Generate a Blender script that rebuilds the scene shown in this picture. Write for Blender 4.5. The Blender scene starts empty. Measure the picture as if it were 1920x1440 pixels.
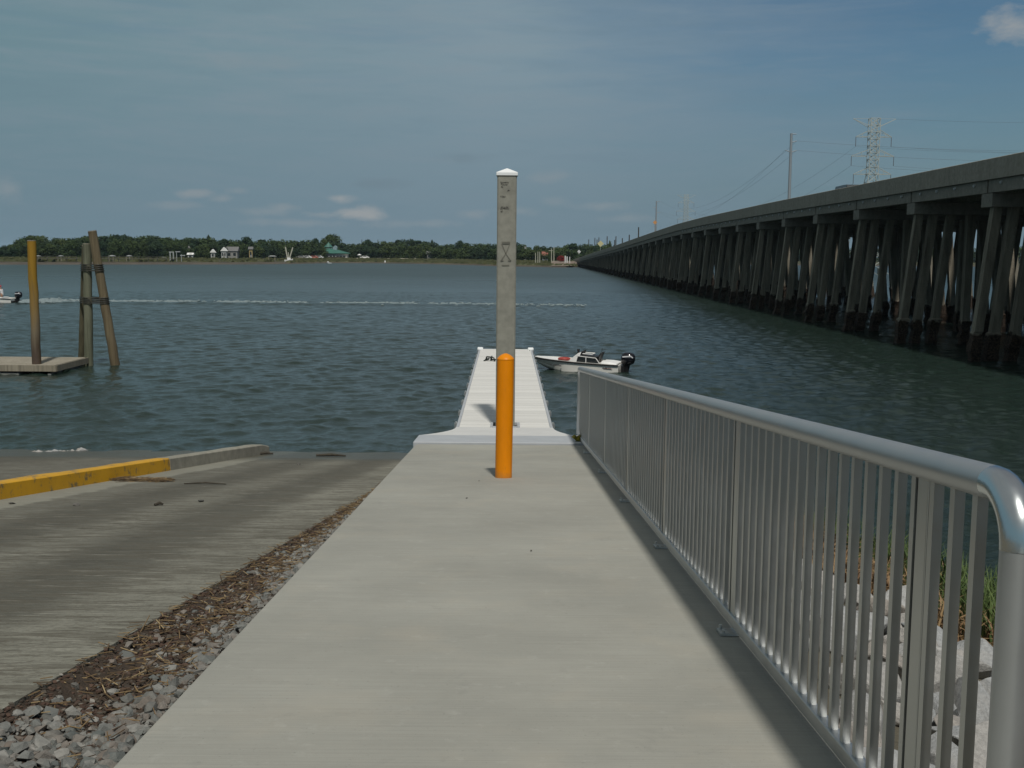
import bpy, math, random
import numpy as np
from mathutils import Vector, Matrix
random.seed(11)
rng = np.random.default_rng(5)
S = bpy.context.scene
COL = S.collection
R = math.radians
PI = math.pi

# ------------------------------------------------------------------ camera
FPX = 2100.0
H = 4.0
ROLL = R(0.5)
_a = ROLL
_dx = -10 * math.cos(_a) + (-242) * math.sin(_a)
_dy = 10 * math.sin(_a) + (-242) * math.cos(_a)
YAW = math.atan(_dx / FPX)
PITCH = math.atan(-_dy / FPX)
ROT = (Matrix.Rotation(YAW, 4, 'Z') @ Matrix.Rotation(PI / 2 - PITCH, 4, 'X') @ Matrix.Rotation(ROLL, 4, 'Z'))
cam = bpy.data.cameras.new('camera')
cam.sensor_width = 36
cam.lens = FPX / 1920 * 36
cam.clip_start = 0.05
cam.clip_end = 9000
co = bpy.data.objects.new('camera', cam)
COL.objects.link(co)
co.matrix_world = Matrix.Translation((0, 0, H)) @ ROT
S.camera = co
CP = Vector((0, 0, H))

def ray(px, py):
    return (ROT.to_3x3() @ Vector(((px - 960) / FPX, -(py - 720) / FPX, -1))).normalized()
def onz(px, py, z=0.0):
    d = ray(px, py); return CP + d * ((z - H) / d.z)
def atd(px, py, y):
    d = ray(px, py); return CP + d * (y / d.y)
def onslope(px, py, z0, m):          # plane z = z0 - m*y
    d = ray(px, py); t = (z0 - H) / (d.z + m * d.y); return CP + d * t

WZ0, WM = 4 - 1.5855, 0.0835          # walkway plane
RZ0, RM = 4 - 1.395, 0.1163           # ramp plane
def zw(y): return WZ0 - WM * y
def zr(y): return RZ0 - RM * y

# ------------------------------------------------------------------ mesh builder
class MB:
    def __init__(s): s.v = []; s.f = []; s.m = []
    def add(s, vs, fs, mi=0):
        b = len(s.v); s.v += [tuple(x) for x in vs]
        s.f += [tuple(i + b for i in f) for f in fs]; s.m += [mi] * len(fs)
        return s
    def box(s, c, size, rot=None, mi=0):
        hx, hy, hz = size[0] / 2, size[1] / 2, size[2] / 2
        vs = [Vector((x, y, z)) for x in (-hx, hx) for y in (-hy, hy) for z in (-hz, hz)]
        if rot is not None: vs = [rot @ v for v in vs]
        vs = [v + Vector(c) for v in vs]
        return s.add(vs, [(0, 1, 3, 2), (4, 6, 7, 5), (0, 4, 5, 1), (2, 3, 7, 6), (0, 2, 6, 4), (1, 5, 7, 3)], mi)
    def bar(s, p, q, w, h=None, mi=0, up=(0, 0, 1)):
        p = Vector(p); q = Vector(q); h = h or w
        d = (q - p).normalized(); u = Vector(up)
        if abs(d.dot(u)) > .98: u = Vector((1, 0, 0))
        x = d.cross(u).normalized(); z = x.cross(d)
        vs = []
        for c in (p, q):
            for a, b in ((-1, -1), (1, -1), (1, 1), (-1, 1)): vs.append(c + x * a * w / 2 + z * b * h / 2)
        return s.add(vs, [(0, 3, 2, 1), (4, 5, 6, 7), (0, 1, 5, 4), (1, 2, 6, 5), (2, 3, 7, 6), (3, 0, 4, 7)], mi)
    def tube(s, pts, r, n=10, mi=0, cap=True):
        pts = [Vector(p) for p in pts]; k = len(pts)
        rs = r if isinstance(r, (list, tuple)) else [r] * k
        vs = []; x = None
        for i, p in enumerate(pts):
            d = (pts[min(i + 1, k - 1)] - pts[max(i - 1, 0)]).normalized()
            if x is None:
                u = Vector((0, 0, 1)) if abs(d.z) < .9 else Vector((1, 0, 0))
                x = d.cross(u).normalized()
            else:
                x = (x - d * x.dot(d)).normalized()
            y = d.cross(x)
            for j in range(n):
                a = 2 * PI * j / n
                vs.append(p + (x * math.cos(a) + y * math.sin(a)) * rs[i])
        fs = [(i * n + j, i * n + (j + 1) % n, (i + 1) * n + (j + 1) % n, (i + 1) * n + j) for i in range(k - 1) for j in range(n)]
        if cap: fs += [tuple(range(n))[::-1], tuple((k - 1) * n + j for j in range(n))]
        return s.add(vs, fs, mi)
    def loft(s, rings, mi=0, cap=True, closed=True):
        n = len(rings[0]); k = len(rings)
        vs = [p for r in rings for p in r]
        lim = n if closed else n - 1
        fs = [(i * n + j, i * n + (j + 1) % n, (i + 1) * n + (j + 1) % n, (i + 1) * n + j) for i in range(k - 1) for j in range(lim)]
        if cap: fs += [tuple(range(n))[::-1], tuple((k - 1) * n + j for j in range(n))]
        return s.add(vs, fs, mi)
    def prism(s, poly, d0, d1, axis='z', mi=0):
        def P(a, b, c): return {'z': (a, b, c), 'y': (a, c, b), 'x': (c, a, b)}[axis]
        n = len(poly)
        vs = [P(a, b, d0) for a, b in poly] + [P(a, b, d1) for a, b in poly]
        fs = [tuple(range(n))[::-1], tuple(range(n, 2 * n))] + [(i, (i + 1) % n, n + (i + 1) % n, n + i) for i in range(n)]
        return s.add(vs, fs, mi)
    def build(s, name, mats, parent=None, smooth=False, bevel=0, local=False, seg=2):
        me = bpy.data.meshes.new(name)
        off = Vector((0, 0, 0))
        if parent is not None and not local:
            p = parent
            while p is not None: off += p.location; p = p.parent
        me.from_pydata([(v[0] - off.x, v[1] - off.y, v[2] - off.z) for v in s.v], [], s.f)
        if not isinstance(mats, (list, tuple)): mats = [mats]
        for m in mats: me.materials.append(m)
        if len(mats) > 1: me.polygons.foreach_set('material_index', s.m)
        import bmesh
        bm = bmesh.new(); bm.from_mesh(me); bmesh.ops.recalc_face_normals(bm, faces=bm.faces); bm.to_mesh(me); bm.free()
        if smooth:
            me.polygons.foreach_set('use_smooth', [True] * len(me.polygons))
            if smooth != 'all': me.set_sharp_from_angle(angle=R(40))
        me.update()
        o = bpy.data.objects.new(name, me); COL.objects.link(o)
        if parent is not None: o.parent = parent
        if bevel:
            md = o.modifiers.new('bevel', 'BEVEL'); md.width = bevel; md.segments = seg; md.limit_method = 'ANGLE'; md.angle_limit = R(40)
        return o

def tag(o, label=None, cat=None, group=None, kind=None):
    if label: o['label'] = label
    if cat: o['category'] = cat
    if group: o['group'] = group
    if kind: o['kind'] = kind
    return o
def thing(name, label, cat, loc=(0, 0, 0), group=None):
    o = bpy.data.objects.new(name, None); COL.objects.link(o); o.location = loc
    o.empty_display_size = .2
    return tag(o, label, cat, group)
def dup(root, loc, label=None, group=None, rotz=None, scale=None):
    r = root.copy(); COL.objects.link(r); r.location = loc
    if rotz is not None: r.rotation_euler = (0, 0, rotz)
    if scale is not None: r.scale = scale
    if label: r['label'] = label
    if group: r['group'] = group
    for ch in list(root.children):
        c = ch.copy(); COL.objects.link(c); c.parent = r
        for g in list(ch.children):
            d = g.copy(); COL.objects.link(d); d.parent = c
    return r

# ------------------------------------------------------------------ materials
class NT:
    def __init__(s, name):
        s.mat = bpy.data.materials.new(name); s.mat.use_nodes = True
        s.t = s.mat.node_tree; s.n = s.t.nodes; s.l = s.t.links
        s.b = s.n['Principled BSDF']; s.out = s.n['Material Output']
        s.tc = s.n.new('ShaderNodeTexCoord'); s.geo = s.n.new('ShaderNodeNewGeometry')
    def node(s, typ, **kw):
        nd = s.n.new(typ)
        for k, v in kw.items(): setattr(nd, k, v)
        return nd
    def mapping(s, vec, scale=(1, 1, 1), loc=(0, 0, 0), rot=(0, 0, 0)):
        m = s.node('ShaderNodeMapping'); s.l.new(vec, m.inputs[0])
        m.inputs['Scale'].default_value = scale; m.inputs['Location'].default_value = loc; m.inputs['Rotation'].default_value = rot
        return m.outputs[0]
    def noise(s, vec, scale, detail=4, rough=.6, dist=0):
        t = s.node('ShaderNodeTexNoise'); s.l.new(vec, t.inputs['Vector'])
        t.inputs['Scale'].default_value = scale; t.inputs['Detail'].default_value = detail
        t.inputs['Roughness'].default_value = rough; t.inputs['Distortion'].default_value = dist
        return t.outputs['Fac']
    def ramp(s, fac, stops):
        r = s.node('ShaderNodeValToRGB'); s.l.new(fac, r.inputs[0])
        e = r.color_ramp.elements
        while len(e) < len(stops): e.new(.5)
        for el, (p, c) in zip(e, stops):
            el.position = p
            el.color = (c, c, c, 1) if isinstance(c, (int, float)) else (*c, 1)
        return r.outputs[0]
    def mix(s, fac, a, b, mode='MIX'):
        m = s.node('ShaderNodeMix', data_type='RGBA', blend_type=mode)
        for sock, val in ((m.inputs[0], fac), (m.inputs[6], a), (m.inputs[7], b)):
            if isinstance(val, (int, float)): sock.default_value = val
            elif isinstance(val, (tuple, list)): sock.default_value = (*val, 1)
            else: s.l.new(val, sock)
        return m.outputs[2]
    def math(s, op, a, b=None, c=None, clamp=False):
        m = s.node('ShaderNodeMath', operation=op); m.use_clamp = clamp
        for i, v in enumerate((a, b, c)):
            if v is None: continue
            if isinstance(v, (int, float)): m.inputs[i].default_value = v
            else: s.l.new(v, m.inputs[i])
        return m.outputs[0]
    def bump(s, h, strength=.3, dist=.02, normal=None):
        b = s.node('ShaderNodeBump'); b.inputs['Strength'].default_value = strength; b.inputs['Distance'].default_value = dist
        s.l.new(h, b.inputs['Height'])
        if normal is not None: s.l.new(normal, b.inputs['Normal'])
        return b.outputs[0]
    def set(s, color=None, rough=None, metal=None, normal=None, spec=None):
        for k, v in (('Base Color', color), ('Roughness', rough), ('Metallic', metal), ('Normal', normal), ('Specular IOR Level', spec)):
            if v is None: continue
            if isinstance(v, (int, float)): s.b.inputs[k].default_value = v
            elif isinstance(v, tuple): s.b.inputs[k].default_value = (*v, 1)
            else: s.l.new(v, s.b.inputs[k])
        return s.mat

def mul(c, k): return tuple(min(1, x * k) for x in c)
def simple(name, c, rough=.6, metal=0, var=.15, scale=2.0, bump=.15, bscale=30, bdist=.01, spec=.4, detail=5, c2=None, coord='Object'):
    t = NT(name); v = t.tc.outputs[coord]
    n = t.noise(v, scale, detail)
    n = t.ramp(n, [(.3, 0.0), (.7, 1.0)])
    col = t.mix(n, mul(c, 1 - var), c2 or mul(c, 1 + var))
    nb = t.noise(v, bscale, 4)
    col = t.mix(t.math('MULTIPLY', nb, var * .8), col, mul(c, .55))
    nrm = t.bump(nb, bump, bdist) if bump else None
    rr = t.math('MULTIPLY_ADD', nb, .2, rough - .1)
    return t.set(col, rr, metal, nrm, spec)

M = {}
def concrete(name, c, stain=.5, rough=.85, vert=True, bump=.35, big=.5):
    t = NT(name); v = t.tc.outputs['Object']
    a = t.ramp(t.noise(v, big, 5, .55), [(.3, 0.), (.72, 1.)])
    col = t.mix(a, mul(c, .88), mul(c, 1.1))
    if vert:
        st = t.ramp(t.noise(t.mapping(v, (2.2, 2.2, .12)), 1.0, 6, .65), [(.42, 0.), (.72, 1.)])
        col = t.mix(t.math('MULTIPLY', st, stain), col, mul(c, .45))
    fine = t.noise(v, 55, 5, .7)
    col = t.mix(t.math('MULTIPLY', t.ramp(fine, [(.35, 1.), (.5, 0.)]), .3), col, mul(c, .6))
    mid = t.noise(v, 6, 6, .6)
    col = t.mix(.55, col, t.mix(t.ramp(mid, [(.32, 0.), (.68, 1.)]), mul(c, .66), mul(c, 1.22)))
    return t.set(col, rough, 0, t.bump(fine, bump, .006), .3)

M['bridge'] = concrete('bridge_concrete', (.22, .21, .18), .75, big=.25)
M['pilecon'] = concrete('pile_concrete', (.25, .247, .21), .75, big=2.2)
M['parapet'] = concrete('parapet_concrete', (.30, .28, .235), .8, big=.3)

def walkway_mat():
    t = NT('walkway_concrete'); v = t.tc.outputs['Object']
    c = (.346, .342, .302)
    a = t.ramp(t.noise(v, .55, 6, .65), [(.3, 0.), (.7, 1.)])
    col = t.mix(a, mul(c, .80), mul(c, 1.08))
    b = t.ramp(t.noise(t.mapping(v, (.8, 3.5, 1)), 1.1, 6, .65), [(.35, 0.), (.75, 1.)])
    col = t.mix(t.math('MULTIPLY', b, .32), col, (.265, .270, .245))
    broom = t.noise(t.mapping(v, (1.2, 90, 1)), 1.0, 3, .6)
    fine = t.noise(v, 130, 4, .75)
    col = t.mix(t.math('MULTIPLY', t.ramp(broom, [(.35, 1.), (.6, 0.)]), .22), col, mul(c, .55))
    spk = t.ramp(t.noise(v, 60, 2, .5), [(.27, 1.), (.33, 0.)])
    col = t.mix(t.math('MULTIPLY', spk, .35), col, mul(c, .5))
    warm = t.ramp(t.noise(v, 1.6, 4, .6), [(.52, 0.), (.75, 1.)])
    col = t.mix(t.math('MULTIPLY', warm, .3), col, (.40, .36, .29))
    drip = t.ramp(t.noise(v, 2.6, 7, .7, .6), [(.60, 0.), (.72, 1.)])
    col = t.mix(t.math('MULTIPLY', drip, .4), col, (.22, .22, .20))
    pale = t.ramp(t.noise(v, 8, 6, .7), [(.58, 0.), (.75, 1.)])
    col = t.mix(t.math('MULTIPLY', pale, .35), col, (.44, .435, .395))
    h = t.math('ADD', t.math('MULTIPLY', broom, .6), t.math('MULTIPLY', fine, .7))
    return t.set(col, .82, 0, t.bump(h, .45, .004), .3)
M['walk'] = walkway_mat()

def ramp_mat():
    t = NT('ramp_concrete'); uv = t.tc.outputs['UV']; v = t.tc.outputs['Object']
    sp = t.node('ShaderNodeSeparateXYZ'); t.l.new(uv, sp.inputs[0])
    warp = t.noise(v, .35, 3)
    u = t.math('ADD', sp.outputs[0], t.math('MULTIPLY_ADD', warp, .10, -.05))
    u = t.math('ADD', u, t.math('MULTIPLY_ADD', t.noise(t.mapping(v, (1.2, 4, 1)), 2.0, 7, .75), .14, -.07))
    c = (.30, .285, .225)
    band = t.ramp(u, [(0., .0), (.13, .05), (.19, .75), (.31, .95), (.40, .35), (.47, .25), (.55, .85), (.66, .95), (.76, .45), (.865, .5), (.875, .0), (1., .0)])
    big = t.noise(v, .5, 6, .65)
    t_tr = t.noise(t.mapping(v, (2.4, 14, 1)), 1.0, 8, .76, .9)
    t_tr2 = t.noise(t.mapping(v, (1.0, 5.5, 1), (3, 1, 0)), 1.0, 9, .78, 1.0)
    t_f = t.noise(t.mapping(v, (5, 48, 1), (1, 6, 0)), 1.0, 5, .7, .4)
    blot = t.ramp(big, [(.35, 0.), (.68, 1.)])
    gate = t.ramp(t.noise(v, .9, 5, .6), [(.38, .15), (.62, 1.)])
    streak = t.ramp(t_tr, [(.44, 1.), (.475, 0.)])
    streak2 = t.ramp(t_tr2, [(.46, 1.), (.50, 0.)])
    fine = t.ramp(t_f, [(.42, 1.), (.50, 0.)])
    c = (.228, .224, .184)
    col = t.mix(blot, mul(c, .84), mul(c, 1.12))
    dk = t.math('MULTIPLY', band, t.math('MULTIPLY_ADD', t_tr2, 1.5, .16), clamp=True)
    nocurb = t.ramp(u, [(.84, 1.), (.88, .08)])
    col = t.mix(t.math('MULTIPLY', dk, .92), col, (.058, .056, .044))
    def lay(a, k, cc):
        return t.mix(t.math('MULTIPLY', t.math('MULTIPLY', a, k), nocurb), col, cc)
    col = lay(fine, .5, (.10, .095, .075))
    col = lay(t.math('MULTIPLY', streak, gate), .85, (.062, .056, .040))
    col = lay(streak2, .6, (.085, .076, .056))
    grit = t.ramp(t.noise(v, 26, 6, .75), [(.36, 1.), (.50, 0.)])
    col = lay(grit, .45, (.075, .068, .052))
    lt = t.ramp(t.noise(t.mapping(v, (2.0, 16, 1), (7, 3, 0)), 1.0, 7, .76, .6), [(.57, 0.), (.63, 1.)])
    col = t.mix(t.math('MULTIPLY', lt, .35), col, (.40, .39, .33))
    wet = t.math('SUBTRACT', t.math('MULTIPLY_ADD', t_tr2, 2.6, sp.outputs[1]), 20.9)
    wet = t.ramp(wet, [(0., 0.), (1., 1.)])
    col = t.mix(t.math('MULTIPLY', wet, .75), col, (.055, .052, .034))
    rg = t.math('MULTIPLY_ADD', wet, -.5, .85)
    h = t.math('ADD', t_tr, t.math('MULTIPLY', t.noise(v, 60, 4, .7), .6))
    return t.set(col, rg, 0, t.bump(h, .8, .012), .35)
M['ramp'] = ramp_mat()

def water_mat():
    t = NT('water'); v = t.tc.outputs['Object']
    n1 = t.noise(t.mapping(v, (.8, 1.25, 1), (0, 0, 0), (0, 0, R(20))), 1.6, 4, .6, .4)
    n2 = t.noise(t.mapping(v, (.75, 1.5, 1), (5, 2, 0), (0, 0, R(12))), 5.4, 5, .64, .4)
    n3 = t.noise(v, .045, 4, .55)
    gust = t.ramp(n3, [(.35, .35), (.65, 1.)])
    h = t.math('ADD', n1, t.math('MULTIPLY', n2, .70))
    b = t.node('ShaderNodeBump'); t.l.new(h, b.inputs['Height'])
    t.l.new(t.math('MULTIPLY', gust, .9), b.inputs['Strength']); b.inputs['Distance'].default_value = .06
    patch = t.ramp(t.noise(v, .03, 5, .6), [(.35, 0.), (.68, 1.)])
    col = t.mix(patch, (.012, .024, .018), (.019, .033, .028))
    t.b.inputs['IOR'].default_value = 1.333
    sp = t.node('ShaderNodeSeparateXYZ'); t.l.new(v, sp.inputs[0])
    far = t.ramp(t.math('MULTIPLY', sp.outputs[1], 1 / 400), [(.12, .09), (.55, .34)])
    return t.set(col, far, 0, b.outputs[0], .5)
M['water'] = water_mat()

def metal(name, c, rough=.38, var=.1, bump=.08, met=.9):
    t = NT(name); v = t.tc.outputs['Object']
    n = t.noise(v, 5, 5, .6); f = t.noise(t.mapping(v, (60, 60, 4)), 1.0, 4, .6)
    col = t.mix(n, mul(c, 1 - var), mul(c, 1 + var))
    return t.set(col, t.math('MULTIPLY_ADD', n, .25, rough - .12), met, t.bump(f, bump, .002), .5)
M['alu'] = metal('brushed_aluminium', (.54, .55, .55), .38, .1, .05, .95)
M['alu_rail'] = metal('rail_aluminium', (.44, .45, .45), .40, .08, .0, .75)
M['galv'] = metal('galvanised_steel', (.50, .515, .51), .42, .22, .1, .85)
M['steel_far'] = metal('tower_steel', (.40, .43, .40), .6, .15, .0, .1)
M['steel_pole'] = metal('pole_steel', (.27, .30, .32), .6, .1, .0, .3)

def paint_yellow(name, c, wear, under):
    t = NT(name); v = t.tc.outputs['Object']
    w = t.noise(v, 9, 7, .7); w2 = t.noise(v, 2.2, 5, .6)
    k = t.ramp(t.math('ADD', t.math('MULTIPLY', w, .6), t.math('MULTIPLY', w2, .4)), [(wear, 1.), (wear + .06, 0.)])
    col = t.mix(t.ramp(w2, [(.3, 0.), (.7, 1.)]), mul(c, .86), mul(c, 1.06))
    col = t.mix(k, col, under)
    return t.set(col, .5, 0, t.bump(t.noise(v, 40, 4), .15, .004), .4)
M['bollard'] = simple('yellow_sleeve', (.74, .235, .0015), .40, var=.05, scale=3, bump=.05, bscale=60, spec=.22)
M['curb_yellow'] = paint_yellow('yellow_road_paint', (.58, .31, .012), .405, (.17, .13, .07))
M['curb_bare'] = concrete('bare_curb_concrete', (.27, .26, .215), .4, big=1.2)
M['cap_white'] = simple('white_plastic', (.80, .82, .82), .45, var=.04, bump=.03)
M['dock_white'] = None

def dock_mat():
    t = NT('pale_dock_board'); v = t.tc.outputs['Object']
    ri = t.node('ShaderNodeObjectInfo')
    isl = t.geo.outputs['Random Per Island']
    c = (.66, .655, .625)
    col = t.mix(isl, mul(c, .90), mul(c, 1.05))
    st = t.ramp(t.noise(t.mapping(v, (.9, 6, 1)), 1.2, 6, .65), [(.42, 0.), (.75, 1.)])
    col = t.mix(t.math('MULTIPLY', st, .35), col, (.46, .45, .42))
    f = t.noise(t.mapping(v, (8, 60, 1)), 1.0, 4)
    return t.set(col, .7, 0, t.bump(f, .2, .003), .3)
M['dock'] = dock_mat()
M['plate'] = simple('pale_plate', (.58, .58, .565), .6, var=.07, scale=1.5, bump=.1)
M['plate_grey'] = simple('grey_plate', (.40, .42, .44), .55, var=.07, scale=2.5, bump=.1)

def wood(name, c, c2, top=None):
    t = NT(name); v = t.tc.outputs['Object']
    g = t.noise(t.mapping(v, (14, 14, .5)), 1.0, 6, .65)
    b = t.noise(t.mapping(v, (2, 2, .7)), 1.0, 5, .6)
    col = t.mix(t.ramp(b, [(.3, 0.), (.7, 1.)]), c, c2)
    col = t.mix(t.math('MULTIPLY', t.ramp(g, [(.35, 1.), (.55, 0.)]), .55), col, mul(c, .45))
    return t.set(col, .85, 0, t.bump(g, .6, .02), .25)
M['wood_brown'] = wood('weathered_brown_pile', (.115, .088, .052), (.17, .14, .085))
M['wood_green'] = wood('algae_green_pile', (.10, .108, .072), (.16, .165, .115))
M['wood_grey'] = wood('grey_timber', (.26, .235, .18), (.34, .31, .25))
M['dark_wood'] = wood('dark_timber', (.045, .04, .03), (.07, .06, .045))

def yellow_pile():
    t = NT('yellow_topped_pile'); v = t.tc.outputs['Object']
    sp = t.node('ShaderNodeSeparateXYZ'); t.l.new(v, sp.inputs[0])
    g = t.noise(t.mapping(v, (10, 10, .6)), 1.0, 6, .65)
    z = t.math('ADD', sp.outputs[2], t.math('MULTIPLY_ADD', g, 1.6, -.8))
    k = t.ramp(t.math('MULTIPLY', z, .2), [(.58, 0.), (.92, 1.)])
    col = t.mix(k, (.16, .13, .085), (.27, .155, .016))
    low = t.ramp(t.math('MULTIPLY', z, .2), [(.44, 1.), (.58, 0.)])
    col = t.mix(t.math('MULTIPLY', low, .8), col, (.055, .036, .03))
    col = t.mix(t.math('MULTIPLY', t.ramp(g, [(.35, 1.), (.5, 0.)]), .4), col, (.08, .055, .02))
    return t.set(col, .75, 0, t.bump(g, .4, .015), .3)
M['wood_yellow'] = yellow_pile()

def bridge_pile_mat():
    t = NT('bridge_pile_concrete'); v = t.tc.outputs['Object']
    c = (.235, .215, .17)
    sp = t.node('ShaderNodeSeparateXYZ'); t.l.new(t.geo.outputs['Position'], sp.inputs[0])
    n = t.noise(t.geo.outputs['Position'], 2.0, 6, .65)
    z = t.math('ADD', sp.outputs[2], t.math('MULTIPLY_ADD', n, .9, -.55))
    k = t.ramp(z, [(.0, 1.), (.93, 1.), (1.0, 0.)])
    t2 = t.noise(t.mapping(t.geo.outputs['Position'], (2.5, 2.5, .35)), 1., 6, .68)
    col = t.mix(t.ramp(t2, [(.35, 0.), (.65, 1.)]), mul(c, .55), mul(c, 1.2))
    f = t.noise(t.geo.outputs['Position'], 14, 5, .7)
    crust = t.mix(t.ramp(f, [(.38, 0.), (.66, 1.)]), (.007, .006, .005), (.095, .068, .050))
    col = t.mix(k, col, crust)
    return t.set(col, .9, 0, t.bump(f, .8, .05), .2)
M['bpile'] = bridge_pile_mat()

def stone_mat(name, cols, bump=.5, bscale=18, light=1.0):
    t = NT(name); v = t.tc.outputs['Object']
    isl = t.geo.outputs['Random Per Island']; oi = t.node('ShaderNodeObjectInfo')
    r = t.math('FRACT', t.math('ADD', isl, oi.outputs['Random']))
    k = len(cols)
    col = t.ramp(r, [(i / max(1, k - 1), c) for i, c in enumerate(cols)])
    n = t.noise(v, bscale, 6, .7)
    col = t.mix(t.math('MULTIPLY', t.ramp(n, [(.35, 1.), (.6, 0.)]), .45), col, (.10, .10, .095))
    n2 = t.noise(v, bscale * .25, 4, .6)
    col = t.mix(t.math('MULTIPLY', t.ramp(n2, [(.5, 0.), (.7, 1.)]), .35), col, (.36, .34, .31))
    return t.set(col, .85, 0, t.bump(n, bump, .02), .3)
M['rock'] = stone_mat('riprap_stone', [(.30, .31, .31), (.40, .385, .36), (.34, .36, .37), (.44, .43, .41), (.36, .32, .28)], .7, 9)
M['gravel'] = stone_mat('crushed_gravel', [(.12, .13, .122), (.18, .185, .172), (.19, .165, .14), (.09, .105, .10), (.26, .255, .232), (.15, .16, .15), (.17, .14, .115), (.13, .135, .125)], .5, 30)
M['dirt'] = simple('dark_soil', (.052, .036, .023), .95, var=.45, scale=4, bump=.8, bscale=38, bdist=.03, c2=(.072, .052, .036))
def straw_mat():
    t = NT('dry_straw')
    r = t.geo.outputs['Random Per Island']
    return t.set(t.ramp(r, [(0., (.055, .034, .018)), (.5, (.11, .072, .034)), (.85, (.23, .155, .07)), (1., (.34, .26, .14))]), .8)
M['straw'] = straw_mat()
def chips_mat():
    t = NT('debris_chips'); r = t.geo.outputs['Random Per Island']
    return t.set(t.ramp(r, [(0., (.055, .030, .02)), (.35, (.085, .050, .032)), (.55, (.04, .03, .022)), (.94, (.09, .075, .055)), (.985, (.20, .18, .15)), (1., (.40, .38, .34))]), .8)
M['chips'] = chips_mat()
M['bank'] = simple('bank_soil', (.10, .09, .065), .95, var=.4, scale=1.2, bump=.7, bscale=20, bdist=.05)
def blade_mat(name, a, b):
    t = NT(name); r = t.geo.outputs['Random Per Island']
    return t.set(t.mix(r, a, b), .7)
M['grass_green'] = blade_mat('green_blade', (.030, .060, .012), (.085, .125, .030))
M['grass_dry'] = blade_mat('dry_blade', (.12, .062, .026), (.30, .20, .095))

def foliage(name, a, b):
    t = NT(name); v = t.tc.outputs['Object']
    oi = t.node('ShaderNodeObjectInfo'); r = t.geo.outputs['Random Per Island']
    n = t.ramp(t.noise(v, 4.0, 4), [(.3, 0.), (.7, 1.)])
    col = t.mix(n, a, b)
    col = t.mix(t.math('MULTIPLY', r, .5), col, mul(b, 1.25))
    col = t.mix(t.math('MULTIPLY', oi.outputs['Random'], .55), col, (b[0] * 1.25, b[1] * .95, b[2] * .7))
    return t.set(col, .75, 0, None, .25)
M['leaf'] = foliage('broadleaf_foliage', (.018, .040, .016), (.048, .080, .026))
M['leaf_dark'] = foliage('pine_foliage', (.012, .030, .018), (.026, .052, .024))
M['leaf_red'] = foliage('red_foliage', (.11, .012, .012), (.19, .022, .02))
M['bark'] = simple('bark', (.07, .055, .04), .9, var=.3, scale=3, bump=0)
M['mud'] = simple('tidal_mud', (.085, .068, .050), .7, var=.35, scale=.06, bump=.3, bscale=.5, bdist=.2)
M['marsh'] = simple('marsh_grass', (.048, .054, .022), .95, var=.35, scale=.05, bump=.4, bscale=.8, bdist=.4, c2=(.078, .072, .030))
M['farland'] = simple('shore_ground', (.050, .055, .030), .95, var=.3, scale=.03, bump=.3, bscale=.4, bdist=.2)
M['sand'] = simple('pale_sand', (.50, .46, .36), .9, var=.15, scale=.1, bump=0)
M['white'] = simple('white_paint', (.74, .74, .72), .5, var=.06, scale=1, bump=0)
M['hull_white'] = simple('white_gelcoat', (.72, .71, .66), .28, var=.05, scale=2.2, bump=0, spec=.5)
M['hull_cream'] = simple('stained_gelcoat', (.55, .50, .33), .4, var=.15, scale=3, bump=0)
M['black'] = simple('black_vinyl', (.012, .012, .013), .4, var=.2, bump=.05)
M['black_gloss'] = simple('black_gloss_cowl', (.006, .006, .009), .12, var=.1, bump=0, spec=.6)
M['rubber'] = simple('black_rubber', (.02, .02, .02), .7, var=.2, bump=0)
M['silver'] = simple('silver_decal', (.62, .62, .64), .3, var=.05, bump=0)
M['red'] = simple('red_vinyl', (.33, .05, .04), .5, var=.12, bump=0)
M['lettering'] = simple('dark_lettering', (.05, .045, .05), .6, var=.1, bump=0)
M['stencil'] = simple('faded_stencil_ink', (.135, .132, .115), .8, var=.1, bump=0)
M['redline'] = simple('faded_red_stripe', (.32, .12, .09), .6, var=.1, bump=0)
M['glass_dark'] = simple('dark_glass', (.02, .025, .027), .12, var=.1, bump=0, spec=.6)
M['grey_floor'] = simple('grey_deck_paint', (.48, .48, .46), .6, var=.08, bump=0)
M['rope'] = simple('dark_rope', (.028, .035, .03), .9, var=.3, bump=0)
M['cable'] = simple('steel_cable', (.06, .058, .05), .6, .5, var=.2, bump=0)
M['wire'] = simple('power_cable', (.16, .18, .20), .6, .3, var=.1, bump=0)
M['foam'] = simple('sea_foam', (.20, .25, .26), .8, var=.12, scale=6, bump=0)
M['skin'] = simple('skin', (.42, .23, .15), .6, var=.05, bump=0)
M['shirt'] = simple('white_shirt', (.66, .66, .66), .8, var=.06, scale=9, bump=.1)
M['vest'] = simple('red_vest', (.36, .03, .05), .8, var=.1, bump=0)
M['shorts'] = simple('grey_shorts', (.22, .22, .20), .85, var=.1, bump=0)
M['hair'] = simple('dark_hair', (.03, .02, .015), .7, var=.1, bump=0)
M['roof_green'] = simple('green_metal_roof', (.040, .135, .105), .5, var=.14, scale=.4, bump=.2, bscale=3)
M['roof_grey'] = simple('grey_shingle_roof', (.15, .15, .15), .8, var=.15, bump=0)
M['roof_red'] = simple('red_tile_roof', (.26, .10, .07), .8, var=.15, bump=0)
M['wall_white'] = simple('white_siding', (.44, .45, .44), .7, var=.08, scale=.5, bump=0)
M['wall_yellow'] = simple('yellow_siding', (.36, .28, .12), .7, var=.08, scale=.5, bump=0)
M['wall_grey'] = simple('grey_siding', (.24, .24, .225), .7, var=.08, scale=.5, bump=0)
M['sign_orange'] = simple('orange_sign_panel', (.55, .27, .10), .5, var=.08, bump=0)
M['sign_yellow'] = simple('pale_yellow_sign_panel', (.52, .48, .26), .5, var=.08, bump=0)
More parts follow.
